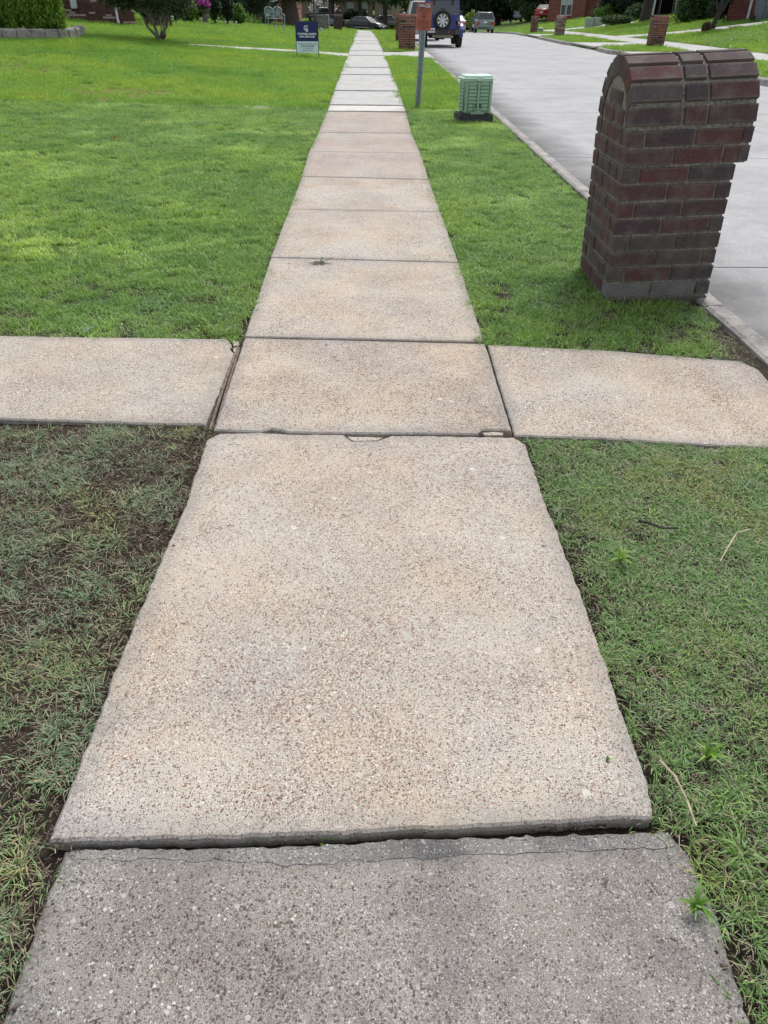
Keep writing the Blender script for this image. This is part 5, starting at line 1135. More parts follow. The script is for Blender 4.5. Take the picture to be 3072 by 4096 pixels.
# left house: the wall facing the camera is laid brick by brick where it shows
p = at(545, 105); HX, HY, HZ = p.x, p.y, p.z
LA = .28; LH = house('brick_house', (HX-11*math.cos(LA), HY-11*math.sin(LA), HZ), LA, 'mauve brown brick house with a white downpipe behind the tall hedge', 11, 9, 2.75, 'wall_mauve', [], base_drop=1.3)
b = MB(); b.box((5.5, -.012, 1.1), (10.96, .03, 3.1)); b.obj('mortar_bed', 'mortar_pale', LH)
bl, bhh, pt = .232, .064, .0762; cnt = 0; extra = MB()
x0s = 11-5.4
for i in range(35):
    z = -.06+pt*(i+.5); x = 11-.002-(bl/2+.01)*(i % 2)
    if i % 2: brick(LH, (11-bl/4, -.045, z), (bl/2-.004, .09, bhh), 'brick_house', key='h') if i < 14 else extra.box((11-bl/4, -.045, z), (bl/2-.004, .09, bhh)); cnt += 1
    while x > .2:
        if x > x0s and i < 14: brick(LH, (x-bl/2, -.045+random.uniform(-.003, .003), z), (bl, .09, bhh), 'brick_house', key='h'); cnt += 1
        else: extra.box((x-bl/2, -.045+random.uniform(-.003, .003), z), (bl, .09, bhh))
        x -= bl+.011
o = extra.obj('brick_courses', 'brick_house', LH, kind='stuff')
b = MB(); b.tube([(8.45, -.14, 2.6), (8.45, -.14, .25), (8.47, -.22, .08)], .045, 4); b.obj('downpipe', 'white', LH)
def lx(px): return 11-(545-px)*HY*.817/2900/.93
b = MB(); b.box((lx(338), -.20, .80), (.24, .18, .46)); mt_ = b.obj('meter_box', 'offwhite', LH, .03, 2)
b = MB(); b.box((lx(336), -.30, .92), (.13, .03, .12)); b.obj('meter_window', 'white', mt_, .01)
b = MB(); b.tube([(lx(300), -.13, 1.15), (lx(300), -.13, .2)], .02, 6); b.tube([(lx(300), -.13, 1.15), (lx(325), -.13, 1.2)], .02, 6); b.obj('conduit', 'brick_side', LH)
# downpipe sits where the photo has it
for c in LH.children:
    if c.name.startswith('downpipe'): c.location.x = lx(482)-8.45
fe = empty('wooden_fence', (HX+.1, HY+1.2, HZ-.1), 0, 'dark wooden board fence beside the mauve brick house', 'fence')
for k in range(6):
    b = MB(); b.box((.1+k*.15, 0, .85), (.135, .02, 1.7+random.uniform(-.02, .02))); b.obj('board', 'bark', fe)
for k in range(2):
    b = MB(); b.box((.05+k*.95, .06, .85), (.09, .09, 1.75)); b.obj('post', 'bark', fe)

p = at(1040, 100); RB = house('brick_house', (atx(1010, p.y+14), p.y+14, p.z-.2), .0, 'low red brick house behind the oak and the garden bench', (1175-1010)*(p.y+14)*.817/2900, 8, 2.6, 'wall_red', [(1.5, 1.4, 1.1, 1.3)])
# tan house beyond the bend
y0 = 146.; tx = atx(1330, y0); tw = atx(1492, y0)-tx; bz = 1.4-(104-2)/(FPX*1.497/y0)
tz = float(T(0, y0)); 
house('brick_house', (tx, y0, tz), 0, 'tan brick house with two blinded windows behind the black saloon', tw, 9, 2.75, 'wall_tan', [((1402-1330)/162*tw, 1.45, 1.1, 1.5), ((1456-1330)/162*tw, 1.45, 1.1, 1.5)], roofh=3)
house('brick_house', (tx+tw+.3, y0+4, tz), 0, 'pale brick wing of a house behind the silver crossover', 14, 9, 2.9, 'wall_pale', [(10, 1.5, 1.2, 1.4)], roofh=3)
house('brick_house', (tx-18, y0+3, tz), 0, 'grey brick house far left behind the pickup truck', 16, 9, 2.8, 'wall_tan', [(4, 1.5, 1.2, 1.4), (12, 1.5, 1.2, 1.4)], roofh=3)
# right: dark red garage block, red house, open garage, right garage
y1 = at(1990, 87).y; a = atx(1962, y1); c = atx(2068, y1); z1 = float(T(a+3, y1)); GR = house('garage', (a, y1, z1-.1), -.16, 'dark red brick garage block with two small wall boxes across the street', c-a, 7, 2.5, 'wall_dark', [], roofh=1.8); GR['category'] = 'garage'
for px_, z_ in ((2007, 1.35), (2047, 1.15)):
    b = MB(); b.box((atx(px_, y1)-a, -.05, z_), (.2, .1, .32)); b.obj('wall_box', 'offwhite', GR, .01)
y2 = at(2260, 77).y; a = atx(2190, y2); c = atx(2332, y2); z2_ = float(T((a+c)/2, y2))-.15
house('brick_house', (a, y2, z2_), -.27, 'red brick house with a tall double window behind the whitewashed mailbox', c-a, 9, 2.8, 'wall_red', [(atx(2249, y2)-a, 1.55, .55, 2.0), (atx(2272, y2)-a, 1.55, .55, 2.0)])
a2 = c; c2_ = atx(2420, y2); house('brick_house', (a2+.3, y2+.6, z2_), -.27, 'recessed red brick wing beside the dark shrubs', c2_-a2+5, 8, 2.8, 'wall_red', [])
y3 = at(2610, 72).y; a = atx(2586, y3); c = atx(2752, y3); z3 = float(T((a+c)/2, y3))+.02
o0, o1 = atx(2611, y3)-a, atx(2752, y3)-a+1.6
GA = -.36; gq = lambda lx_, ly_, z=0.: Vector((a+lx_*math.cos(GA)-ly_*math.sin(GA), y3+lx_*math.sin(GA)+ly_*math.cos(GA), z3+.03+z))
GH = house('garage', (a, y3, z3), GA, 'open garage with dark cluttered interior and white jamb', o1+1.2, 6.5, 2.7, 'wall_red', [], openings=[(o0, o1, 2.3)]); GH['category'] = 'garage'
b = MB(); b.box((o0-.04, -.03, 1.15), (.14, .08, 2.3)); b.box(((o0+o1)/2, -.03, 2.36), (o1-o0+.2, .08, .14)); b.obj('door_frame', 'white', GH)
b = MB(); b.box(((o0+o1)/2, 3.3, .0), (o1-o0+1, 6.4, .06)); b.obj('floor_slab', 'slab_new', GH)
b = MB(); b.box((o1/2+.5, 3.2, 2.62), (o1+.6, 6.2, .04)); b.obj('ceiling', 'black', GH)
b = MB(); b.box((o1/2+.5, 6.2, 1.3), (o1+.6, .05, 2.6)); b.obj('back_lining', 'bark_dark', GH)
def table(loc, L, lab, h=.75):
    R = empty('folding_table', loc, 0, lab, 'table'); b = MB(); b.box((0, 0, h), (L, .6, .04)); b.obj('tabletop', 'white', R, .01)
    for sx_ in (-1, 1):
        for sy in (-1, 1): b = MB(); b.tube([(sx_*L*.44, sy*.25, 0), (sx_*L*.42, sy*.22, h-.02)], .018, 6); b.obj('leg', 'alloy', R)
table(gq(o0+.9, .9), 1.4, 'white folding table just inside the open garage, left', 1.05); table(gq(o0+2.4, 1.8), 1.3, 'white folding table further inside the open garage', 1.0)
def fchair(loc, lab):
    R = empty('folding_chair', loc, .2, lab, 'chair')
    b = MB()
    for s in (-1, 1): b.tube([(s*.2, .0, 0), (s*.2, .1, .9)], .014, 6)
    b.obj('frame', 'white', R); b = MB(); b.box((0, .1, .72), (.4, .02, .3)); b.obj('backrest', 'white', R); b = MB(); b.box((0, -.12, .44), (.38, .38, .025)); b.obj('seat', 'white', R)
    for s in (-1, 1): b = MB(); b.tube([(s*.19, -.3, 0), (s*.19, .06, .5)], .014, 6); b.obj('leg', 'white', R)
fchair(gq(atx(2697, y3)-a, 1.0, .15), 'white folding chair standing in the open garage')
b = MB(); b.box((0, 0, .15), (.6, .4, .3)); bx_ = b.obj('cooler', 'white', loc=gq(atx(2722, y3)-a, .4), bevel=.03, label='white cool box on the garage floor by the hedge', cat='box')
for k, (dx, dz, s) in enumerate(((.5, 1.09, .3), (1.0, 1.09, .22), (1.9, 1.04, .35), (2.6, 1.04, .26))):
    b = MB(); b.box((0, 0, s*.4), (s*1.2, s, s*.8)); b.obj('storage_box', ['blackplastic', 'offwhite', 'darkgrey', 'bark'][k], loc=gq(o0+dx, [.95, .95, 1.8, 1.8][k], dz), bevel=.01, label=['black box on the left garage table', 'small pale box on the left garage table', 'wide grey box on the inner garage table', 'small brown box on the inner garage table'][k], cat='box')
y4 = at(3010, 84).y; a = atx(3062, y4); z4 = float(T(a, y4)); a0 = atx(2958, y4)
RG = house('garage', (a0, y4+1.6, z4-.05), -.5, 'dark red brick garage with white door at the right edge', 12, 8, 2.7, 'wall_dark', [], base_drop=1); RG['category'] = 'garage'
b = MB()
for k in range(5): b.box((a-a0+.75+2.4, -.03, .27+k*.5), (4.8, .05, .49))
b.obj('garage_door', 'white', RG, .01); b = MB(); b.box((a-a0-.30, -.03, 1.1), (.12, .06, 2.2)); b.obj('door_frame', 'offwhite', RG)
def bin_(loc, rz, lab):
    R = empty('wheeled_bin', loc, rz, lab, 'bin'); gm = simple('slate_grey_plastic', (.12, .135, .165), .55, 0, .06, 8); M['slate'] = gm
    b = MB(); b.hexa([(-.25, -.27, .06), (.25, -.27, .06), (.25, .27, .06), (-.25, .27, .06), (-.32, -.38, .98), (.32, -.38, .98), (.32, .38, .98), (-.32, .38, .98)]); b.obj('body', 'slate', R, .03, 2)
    b = MB(); b.box((0, -.02, 1.01), (.69, .84, .06)); b.obj('lid', 'slate', R, .025, 2); b = MB(); b.box((0, -.02, .93), (.68, .80, .05)); b.obj('rim_band', 'slate', R, .01)
    for s in (-1, 1): b = MB(); b.lathe([(.13, -.03), (.13, .03)], 16, (s*.30, .26, .13), 'x'); b.obj('wheel', 'rubber', R)
    b = MB(); b.tube([(-.3, .42, .95), (.3, .42, .95)], .02, 8); b.obj('handle', 'slate', R)
    text('lettering', 'CWD', .17, 'white', R, (0, -.375, .80), rot=(math.radians(83), 0, 0), w=.30, bold=.004)
    b = MB(); n_ = 28; vs = []
    for rr_ in (1., .90): vs += [(.22*rr_*math.cos(2*math.pi*q/n_), -.372, .80+.085*rr_*math.sin(2*math.pi*q/n_)) for q in range(n_)]
    b.add(vs, [(q, (q+1) % n_, (q+1) % n_+n_, q+n_) for q in range(n_)]); b.obj('logo_ring', 'white', R)
    b = MB(); b.box((0, -.365, .69), (.30, .004, .025)); b.obj('web_line', 'white', R)
pb_ = at(3042, 84); bin_((pb_.x, pb_.y, pb_.z-.01), math.radians(20), 'slate grey wheeled bin with CWD print beside the white garage door')

# ================================================================== STREET FURNITURE FAR OFF
def meterbox(px0, px1, py, h, lab, split=True):
    p0 = at(px0, py); W = (px1-px0)*p0.y*.817/2900; R = empty('utility_cabinet', (p0.x, p0.y, p0.z), 0, lab, 'utility box'); n_ = 2 if split else 1
    M.setdefault('sagebox', simple('sage_green_enamel', (.24, .33, .25), .5, 0, .08, 6))
    for k in range(n_):
        ww = W/n_; hh = h*(1+.06*k); b = MB(); b.prism([(0, -.05), (.62, -.05), (.62, hh*.93), (.5, hh), (.06, hh), (0, hh*.9)], k*ww+.012, (k+1)*ww-.012, 'yz'); c_ = b.obj('cabinet', 'sagebox', R, .02, 2)
        b = MB(); b.box((k*ww+ww/2, -.012, hh*.45), (ww*.8, .012, hh*.7)); b.obj('door', 'sagebox', c_, .004)
meterbox(2342, 2406, 113, .72, 'pair of sage green utility cabinets on the far lawn'); meterbox(2154, 2172, 131, .34, 'small green pedestal right of the slim brick mailbox', False)
def pole(px, py, h, lab, top=None, col='white', r=.03, cat='pole', nm='pole'):
    p = at(px, py); R = empty(nm, p, 0, lab, cat); b = MB(); b.tube([(0, 0, -.1), (0, 0, h)], r, 8); b.obj('post', col, R)
    if top: b = MB(); b.box((0, -.05, top[2]), (top[0], .02, top[1])); b.obj('plate', top[3], R, .005)
    return R
pole(2021, 87, 1.75, 'thin white post with a small pale sign before the dark red garage', (.16, .32, 1.55, 'paleblue'), cat='sign', nm='sign_post')
pole(1258, 100, 5, 'tall dark pole carrying a white notice left of the far tree', (.4, .8, 2.3, 'white'), 'darkgrey', .13, cat='sign', nm='sign_post')
p = at(1362, 105); R = empty('yard_sign', p, 0, 'white framed rectangular yard sign on the far lawn', 'sign')
b = MB(); b.box((0, 0, .62), (.72, .03, .52)); b.obj('sign_panel', 'white', R, .01); b = MB(); b.box((0, -.02, .68), (.58, .012, .20)); b.obj('printed_band', 'darkgrey', R)
for s in (-1, 1): b = MB(); b.box((s*.34, .02, .4), (.03, .03, .9)); b.obj('leg', 'white', R)
# a curved top wire sign by the left hedge
p = at(255, 139); s_ = p.y*.817/2900; R = empty('garden_sign', p, 0, 'small black framed garden sign with white panel beside the hedge', 'sign')
Ws = 27*s_; hs_ = 60*s_*.82
b = MB(); b.tube([(-Ws/2, 0, -.1), (-Ws/2, 0, hs_*.9), (-Ws*.3, 0, hs_), (Ws*.2, 0, hs_*.99), (Ws/2, 0, hs_*.92), (Ws/2, 0, -.1)], .012, 6); b.tube([(-Ws/2, 0, hs_*.85), (Ws/2, 0, hs_*.83)], .012, 6); b.tube([(-Ws/2, 0, hs_*.45), (Ws/2, 0, hs_*.43)], .012, 6); b.obj('frame', 'black', R)
b = MB(); b.box((0, 0, hs_*.64), (Ws*.95, .01, hs_*.36)); pn = b.obj('panel', 'signwhite', R)
b = MB()
for k in range(4): b.box((-Ws*.32+k*Ws*.2, -.008, hs_*.64), (.014, .004, hs_*.30))
b.box((Ws*.32, -.008, hs_*.58), (.05, .004, .02)); b.obj('lettering', 'black', pn)
# neighbours' brick and stone letter piers beyond the bench
p = at(1336, 121); mailbox((p.x, p.y, p.z), .1, 'brown rounded mailbox by the far tree trunk', W=.6, DP=.5, mat='brick_dark', core='brick_side', pitch=.087, ncourse=9, nar=5)
p = at(1290, 117)
b = MB(); R = empty('stone_planter', p, 0, 'stacked pale stone planter with a curved handle right of the realty sign', 'planter')
for k in range(7): bb = MB(); bb.box((random.uniform(-.02, .02), 0, .06+k*.125), (.95, .6, .11)); bb.obj('stone', 'curb', R, .02)
b = MB(); b.tube([(-.5, 0, .1), (-.52, 0, 1.0), (-.35, 0, 1.2), (-.1, 0, 1.15)], .05, 8); b.obj('handle', 'curb', R)

# garden: bench, urn, path lights
def bench(loc, rz, sc):
    R = empty('garden_bench', loc, rz, 'verdigris wrought iron two seat garden bench at the lawn edge', 'bench'); R.scale = (sc,)*3
    M['verdigris'] = simple('verdigris_iron', (.26, .34, .33), .6, .2, .2, 20)
    for cx in (-.27, .27):
        b = MB(); arch = [(cx+.25*math.cos(t), .22+.05*math.sin(t), .80+.16*math.sin(t)) for t in [math.pi*q/10 for q in range(11)]]
        b.tube([(cx+.23, .17, .42)]+arch+[(cx-.23, .17, .42)], .032, 6); b.tube([(cx-.23, .18, .52), (cx+.23, .18, .52)], .02, 5)
        for q in range(-4, 5): b.tube([(cx+q*.02, .18, .55), (cx+q*.055, .215, .80+.12*math.cos(q*.35))], .016, 5)
        b.obj('backrest', 'verdigris', R)
    b = MB(); b.box((0, 0, .42), (1.06, .44, .025)); b.obj('seat', 'verdigris', R, .01)
    for x in (-.5, 0, .5):
        for y in (-.18, .2): b = MB(); b.tube([(x, y, .41), (x*1.04, y*1.25, 0)], .030, 6); b.obj('leg', 'verdigris', R)
    for x in (-.52, .52): b = MB(); b.tube([(x, .2, .60), (x, -.1, .62), (x, -.22, .52), (x, -.2, .42)], .026, 6); b.obj('armrest', 'verdigris', R)
p = at(1102, 108); bench(p, math.radians(28), 1.08)
def urn():
    p = at(824, 99.5); s = p.y*.817/2900
    R = empty('urn_planter', p, 0, 'grey stone pedestal urn at the edge of the garden bed', 'planter'); k = s*62*.82
    b = MB(); b.lathe([(.30, 0), (.30, .08), (.24, .12), (.19, .2), (.20, .45), (.15, .62), (.16, .68)], 14); b.obj('pedestal', 'darkgrey', R, smooth=False); R.children[-1].data.materials[0] = simple('weathered_stone', (.15, .14, .14), .9, 0, .2, 9, .01)
    b = MB(); b.lathe([(.12, .68), (.30, .78), (.34, .86), (.30, .88), (.05, .86)], 16); b.obj('bowl', R.children[0].data.materials[0], R)
    b = MB(); b.tube([(.17, -.05, .62), (.25, -.08, .6), (.24, -.08, .42), (.18, -.05, .4)], .03, 6); b.obj('handle', R.children[0].data.materials[0], R)
    R.scale = (k/.88,)*3; return R, k
URN, UK = urn()
lights = [(800, 96, 1.), (898, 101, 1.), (919, 107, .9), (945, 107, .9), (965, 100, .9), (1102, 121, .8), (1134, 123, .9), (1284, 137, 1.)]
labs = ['solar path light left of the stone urn', 'solar path light standing before the dark round shrub', 'solar path light, lower one right of the dark shrub', 'lit-glass solar path light before the bright green shrub', 'solar path light at the foot of the broad leaved plants', 'solar path light in front of the bench legs', 'solar path light at the right end of the bench', 'solar path light on the lawn right of the realty sign']
for (px_, py_, k), lb in zip(lights, labs):
    p = at(px_, py_); s = p.y*.817/2900; R = empty('path_light', p, 0, lb, 'garden light', 'solar path lights along the garden bed'); h = 21*s*k
    b = MB(); b.tube([(0, 0, -.05), (0, 0, h*.4)], h*.05, 6); b.obj('stake', 'black', R)
    b = MB(); b.lathe([(h*.17, h*.35), (h*.26, h*.8)], 8); b.obj('glass', 'lens', R)
    b = MB(); b.lathe([(h*.38, h*.80), (h*.34, h*.86), (h*.08, h*1.0)], 10); b.obj('cap', 'black', R)
for (px_, py_, lb) in ((706, 96, 'small dark garden lamp behind the crepe myrtle'), (738, 97, 'small lamp near the brown trellis at the bed'), (690, 98, 'pale garden ornament right of the crepe myrtle trunk')):
    p = at(px_, py_); R = empty('garden_lamp', p, 0, lb, 'garden light'); b = MB(); b.tube([(0, 0, -.05), (0, 0, .2)], .02, 6); b.obj('stake', 'black', R); b = MB(); b.lathe([(.07, .17), (.10, .3), (.02, .36)], 8); b.obj('head', 'offwhite' if px_ == 690 else 'blackplastic', R)
# raised bed edging below the hedge
p0 = at(-120, 157); p1 = at(225, 155); p2 = at(290, 152); p3 = at(306, 146)
R = empty('stone_edging', p1, 0, 'curved row of pale stones edging the hedge bed', 'edging'); pl = resamp([p0[:2], p1[:2], p2[:2], p3[:2], (p3.x-.3, p3.y+1.4)], 40)
i = 0
L_ = 0
while i < 38:
    k = 2 if i > 28 else 3
    a_, b_ = pl[i], pl[min(i+k, 39)]; d_ = b_-a_; b = MB(); b.box((0, 0, 0), (d_.length-.02, .28, .30)); me = b.mesh('stone', .03)
    for v in me.vertices: v.co += Vector((random.uniform(-1, 1), random.uniform(-1, 1), random.uniform(-1, 1)))*.018
    c_ = (a_+b_)/2; link('stone', me, 'curb', R, Vector((c_.x, c_.y, float(T(c_.x, c_.y))+.07))-Vector(p1), (0, 0, math.atan2(d_.y, d_.x))); i += k
BED = (p0, p1, p2, p3)
for (px_, py_, lb) in ((2925, 168, 'crumpled white litter in the upper part of the long grass'), (2923, 196, 'white litter lying at the edge of the far footway')):
    p = at(px_, py_); leafshape('litter', 'white', (p.x, p.y, p.z+.08), .09, lb, 'litter', 4, .3, .6)

# ================================================================== PLANTS
def leafmat2(name, c, var=.35, trans=.3):
    return leafmat(name, [[v*(1-var) for v in c], c, [v*(1+var) for v in c], [v*(1+var*1.6)+.01 for v in c]], trans, .45, None)
G = {}
for nm, c in dict(oak=(.035, .062, .022), darkshrub=(.022, .042, .018), bright=(.095, .19, .025), arbor=(.16, .27, .035), olive=(.055, .085, .03), broad=(.10, .19, .045), myrtle=(.045, .075, .028), grey=(.07, .10, .065), lime=(.16, .25, .04), boxg=(.05, .10, .03), brown=(.10, .07, .045)).items(): G[nm] = leafmat2('leaf_'+nm, c)
M['leaf_white'] = leafmat2('white_blossom', (.62, .6, .58), .1); M['leaf_pink'] = leafmat2('magenta_blossom', (.42, .08, .36), .3)
def leaves(name, parent, blobs, n, size, mat, up_=.3, aspect=1.8, shell=.45, seed=0, vertical=0.):
    """leaf quads spread through lumpy ellipsoids; blobs = (centre, radii)"""
    rg = np.random.default_rng(seed+len(name)*13); vol = np.array([r[0]*r[1]*r[2] for c, r in blobs])**.75; pr = vol/vol.sum()
    k = max(3, int(n/26)); bi = rg.choice(len(blobs), k, p=pr)
    C = np.array([blobs[i][0] for i in bi]); R_ = np.array([blobs[i][1] for i in bi])
    d = rg.normal(size=(k, 3)); d /= np.linalg.norm(d, axis=1)[:, None]; rad = (shell+(1-shell)*rg.uniform(0, 1, k)**.6)*rg.uniform(.86, 1.1, k)
    cc = C+R_*d*rad[:, None]; cs = np.repeat(cc, 26, 0); n = len(cs); dd = np.repeat(d, 26, 0)
    sc = np.repeat(R_.mean(1)*.12+size*.8, 26)
    P = cs+rg.normal(size=(n, 3))*sc[:, None]*.75
    nr = dd*.9+rg.normal(size=(n, 3))*.75+np.array([0, 0, up_]); nr /= np.linalg.norm(nr, axis=1)[:, None]
    a = np.cross(nr, rg.normal(size=(n, 3))+np.array([0, 0, vertical*4])); a /= np.linalg.norm(a, axis=1)[:, None]; b_ = np.cross(nr, a)
    if vertical: a, b_ = b_, a
    s = size*rg.uniform(.6, 1.25, n)[:, None]; a = a*s*.5*aspect; b_ = b_*s*.5
    V = np.stack([P-a, P-a*.1-b_, P+a, P-a*.1+b_], 1).reshape(-1, 3); Fq = np.arange(4*n).reshape(-1, 4)
    return link(name, bulk(name, V, Fq, 4), mat, parent)
def blobcrown(c, r, k, seed, spread=.62):
    rg = random.Random(seed); out = [(c, (r[0]*.72, r[1]*.72, r[2]*.72))]
    for i in range(k):
        a = rg.uniform(0, 6.28); e = rg.uniform(-.8, 1.); q = math.sqrt(max(0, 1-e*e)); f = spread*rg.uniform(.8, 1.15)
        s = rg.uniform(.28, .46); out.append(((c[0]+r[0]*f*q*math.cos(a), c[1]+r[1]*f*q*math.sin(a), c[2]+r[2]*f*e), (r[0]*s, r[1]*s, r[2]*s)))
    return out
def tree(px, py, label, h=7., cr=(2.6, 2.6, 2.2), trunk=.22, mat='oak', n=14000, size=.13, bark='bark', lean=(0, 0), cz=None, seed=1, name='oak_tree', xy=None, group=None, k=11, limbs=5, cat='tree', bushy=False):
    p = at(px, py) if xy is None else g(*xy); R = empty(name, p, 0, label, cat, group); cz = cz or h-cr[2]
    rg = random.Random(seed); b = MB(); f = cz-cr[2]*.35
    b.tube([(0, 0, -.15), (0, 0, .15), (lean[0]*.3, lean[1]*.3, f*.4), (lean[0]*.7, lean[1]*.7, f), (lean[0], lean[1], cz)], [trunk*1.45, trunk*1.1, trunk*.95, trunk*.85, trunk*.4], 10)
    for i in range(limbs):
        a = rg.uniform(0, 6.28); s0 = rg.uniform(.55, 1.)*f; e = (lean[0]+math.cos(a)*cr[0]*.7, lean[1]+math.sin(a)*cr[1]*.7, cz+rg.uniform(-.2, .7)*cr[2])
        m_ = ((lean[0]*.6+e[0])/2+rg.uniform(-.2, .2), (lean[1]*.6+e[1])/2+rg.uniform(-.2, .2), (s0+e[2])/2+.2); b.tube([(lean[0]*.5, lean[1]*.5, s0), m_, e], [trunk*.5, trunk*.32, trunk*.1], 6)
    b.obj('trunk', bark, R, smooth=True)
    leaves('crown', R, blobcrown((lean[0], lean[1], cz), cr, k, seed), n, size, G[mat], seed=seed); return R
def shrub(px, py, label, r=(1, 1, 1), mat='darkshrub', n=11000, size=.07, seed=1, name='shrub', xy=None, zoff=0., k=8, stems=4, cat='shrub', shell=.5, aspect=1.8, vertical=0., group=None):
    p = at(px, py) if xy is None else g(*xy); R = empty(name, p, 0, label, cat, group)
    b = MB(); rg = random.Random(seed)
    for i in range(stems): a = rg.uniform(0, 6.28); b.tube([(0, 0, -.1), (math.cos(a)*r[0]*.3, math.sin(a)*r[1]*.3, r[2]*.8), (math.cos(a)*r[0]*.6, math.sin(a)*r[1]*.6, r[2]*1.5)], [.04, .03, .01], 5)
    b.obj('stems', 'bark', R); leaves('foliage', R, blobcrown((0, 0, r[2]*.98+zoff), r, k, seed, .55), n, size, G[mat], seed=seed, shell=shell, aspect=aspect, vertical=vertical); return R
# left hedge: clipped upright conifers shoulder to shoulder
sH = at(120, 150); u_ = lambda px: atx(px, sH.y+.4)
for i, (a, c) in enumerate(((-150, -60), (-62, 20), (18, 68), (74, 128), (124, 180), (176, 238))):
    x0, x1 = u_(a), u_(c); cx = (x0+x1)/2; rr_ = (x1-x0)/2*1.12; y_ = sH.y+.35+rr_; R = empty('conifer', g(cx, y_, .08), 0, ['tall bright conifer hedge plant just left of the frame', 'leftmost visible bright conifer hedge plant', 'second conifer hedge plant from the left edge', 'third conifer hedge plant, beside the dark gap', 'fourth conifer hedge plant of the clipped row', 'rightmost conifer hedge plant beside the brick wall'][i], 'hedge plant', 'clipped conifers forming the left hedge')
    b = MB(); b.tube([(0, 0, -.1), (0, 0, 2.6)], [.07, .03], 6); b.obj('trunk', 'bark', R)
    bl_ = [((0, 0, z), (rr_*.92, rr_*.95, .40)) for z in np.arange(.35, 3.0, .24)]
    leaves('foliage', R, bl_, 30000, .042, G['arbor'], seed=i+3, shell=.75, aspect=2.2, vertical=1., up_=0)
# crepe myrtle with several bare stems
p = at(641, 163); s = p.y*.817/2900; R = empty('crepe_myrtle', p, 0, 'multi-stemmed small tree with bare twisting trunks on the left lawn', 'tree'); v = 1/1.2
def w2(px, py, dy=0.): return ((px-641)*s, dy, (163-py)*s*v)
for pts, r0 in (([(636, 163), (626, 135), (600, 105), (590, 75), (568, 45), (545, 20)], .075), ([(640, 163), (630, 125), (615, 70), (585, 35), (560, 5)], .085), ([(646, 163), (655, 135), (672, 105), (682, 70), (690, 30)], .07), ([(650, 163), (664, 130), (668, 90), (690, 40)], .06), ([(636, 163), (630, 130), (618, 60), (622, 10)], .05), ([(645, 150), (648, 120), (646, 90), (655, 50)], .035)):
    b = MB(); b.tube([w2(x, y, .15*math.sin(i*1.3+x)) for i, (x, y) in enumerate(pts)], [r0*s*85*(1-.6*i/len(pts)) for i in range(len(pts))], 7); b.obj('stem', 'bark_pale', R, smooth=True)
b = MB(); b.tube([w2(650, 150, -.05), w2(664, 132, -.1)], .09, 7); b.obj('stump', 'bark', R)
hh = 163*s*v
leaves('crown', R, blobcrown((0, 0, hh+1.1), (2.1, 1.6, .85), 12, 4)+[((w2(560, 12)[0], 0, hh*.98), (.8, .7, .2)), ((w2(700, 20)[0], 0, hh*.92), (.7, .7, .28)), ((w2(500, 0)[0], 0, hh*1.04), (.55, .5, .18))], 30000, .06, G['myrtle'], seed=4)
# dark wall of planting along the neighbour's bed
def S(px0, px1, top, base, lab, mat, dist=None, **k):
    p = at((px0+px1)/2, base); s = p.y*.817/2900; H_ = (base-top)*s/1.22; r = (px1-px0)/2*s*1.05
    nm = k.pop('name', 'shrub'); ex = k.pop('back', 0.)
    if ex: p = g(p.x+ex*.0+p.x/p.y*ex, p.y+ex)
    return shrub(0, 0, lab, (r, min(r, 1.6), H_/2), mat, xy=(p.x, p.y+min(r, 1.6)*.6), name=nm, **k)
S(560, 640, -60, 96, 'dark tall shrub behind the left stems of the crepe myrtle', 'darkshrub', n=9000, seed=2)
S(640, 720, -70, 96, 'dark green shrub behind the right stems of the crepe myrtle', 'darkshrub', n=9000, seed=3)
S(700, 775, -40, 90, 'mid green leafy shrub left of the urn with yellowish leaves', 'bright', n=8000, seed=4, size=.11)
S(745, 830, -80, 92, 'olive dense shrub overhanging behind the stone urn', 'olive', n=9000, seed=5, back=1.5)
S(836, 884, -90, 101, 'dark upright shrub right of the urn', 'darkshrub', n=9000, seed=6)
S(884, 934, -90, 101, 'dark glossy round shrub with pale specks', 'darkshrub', n=9000, seed=7)
S(928, 978, 12, 101, 'bright green upright shrub next to the broad leaved plants', 'bright', n=7000, seed=8, size=.08)
S(940, 1090, -120, 92, 'tall grey-green shrub behind the broad leaved plants', 'grey', n=12000, seed=9, back=3)
S(1060, 1140, -110, 84, 'dark leafy tree canopy low behind the bench', 'darkshrub', n=14000, seed=10, back=5)
S(1040, 1090, 40, 100, 'low grey-green bush left behind the bench', 'grey', n=6000, seed=12)
S(650, 800, -120, 88, 'wide dark planting mass left behind the urn', 'darkshrub', n=26000, seed=13, back=4)
S(800, 960, -120, 90, 'wide dark planting mass right behind the urn', 'darkshrub', n=26000, seed=14, back=3.5)
S(550, 640, -40, 93, 'dense dark bush between the mauve brick house and the crepe myrtle', 'darkshrub', n=14000, seed=15, back=2)
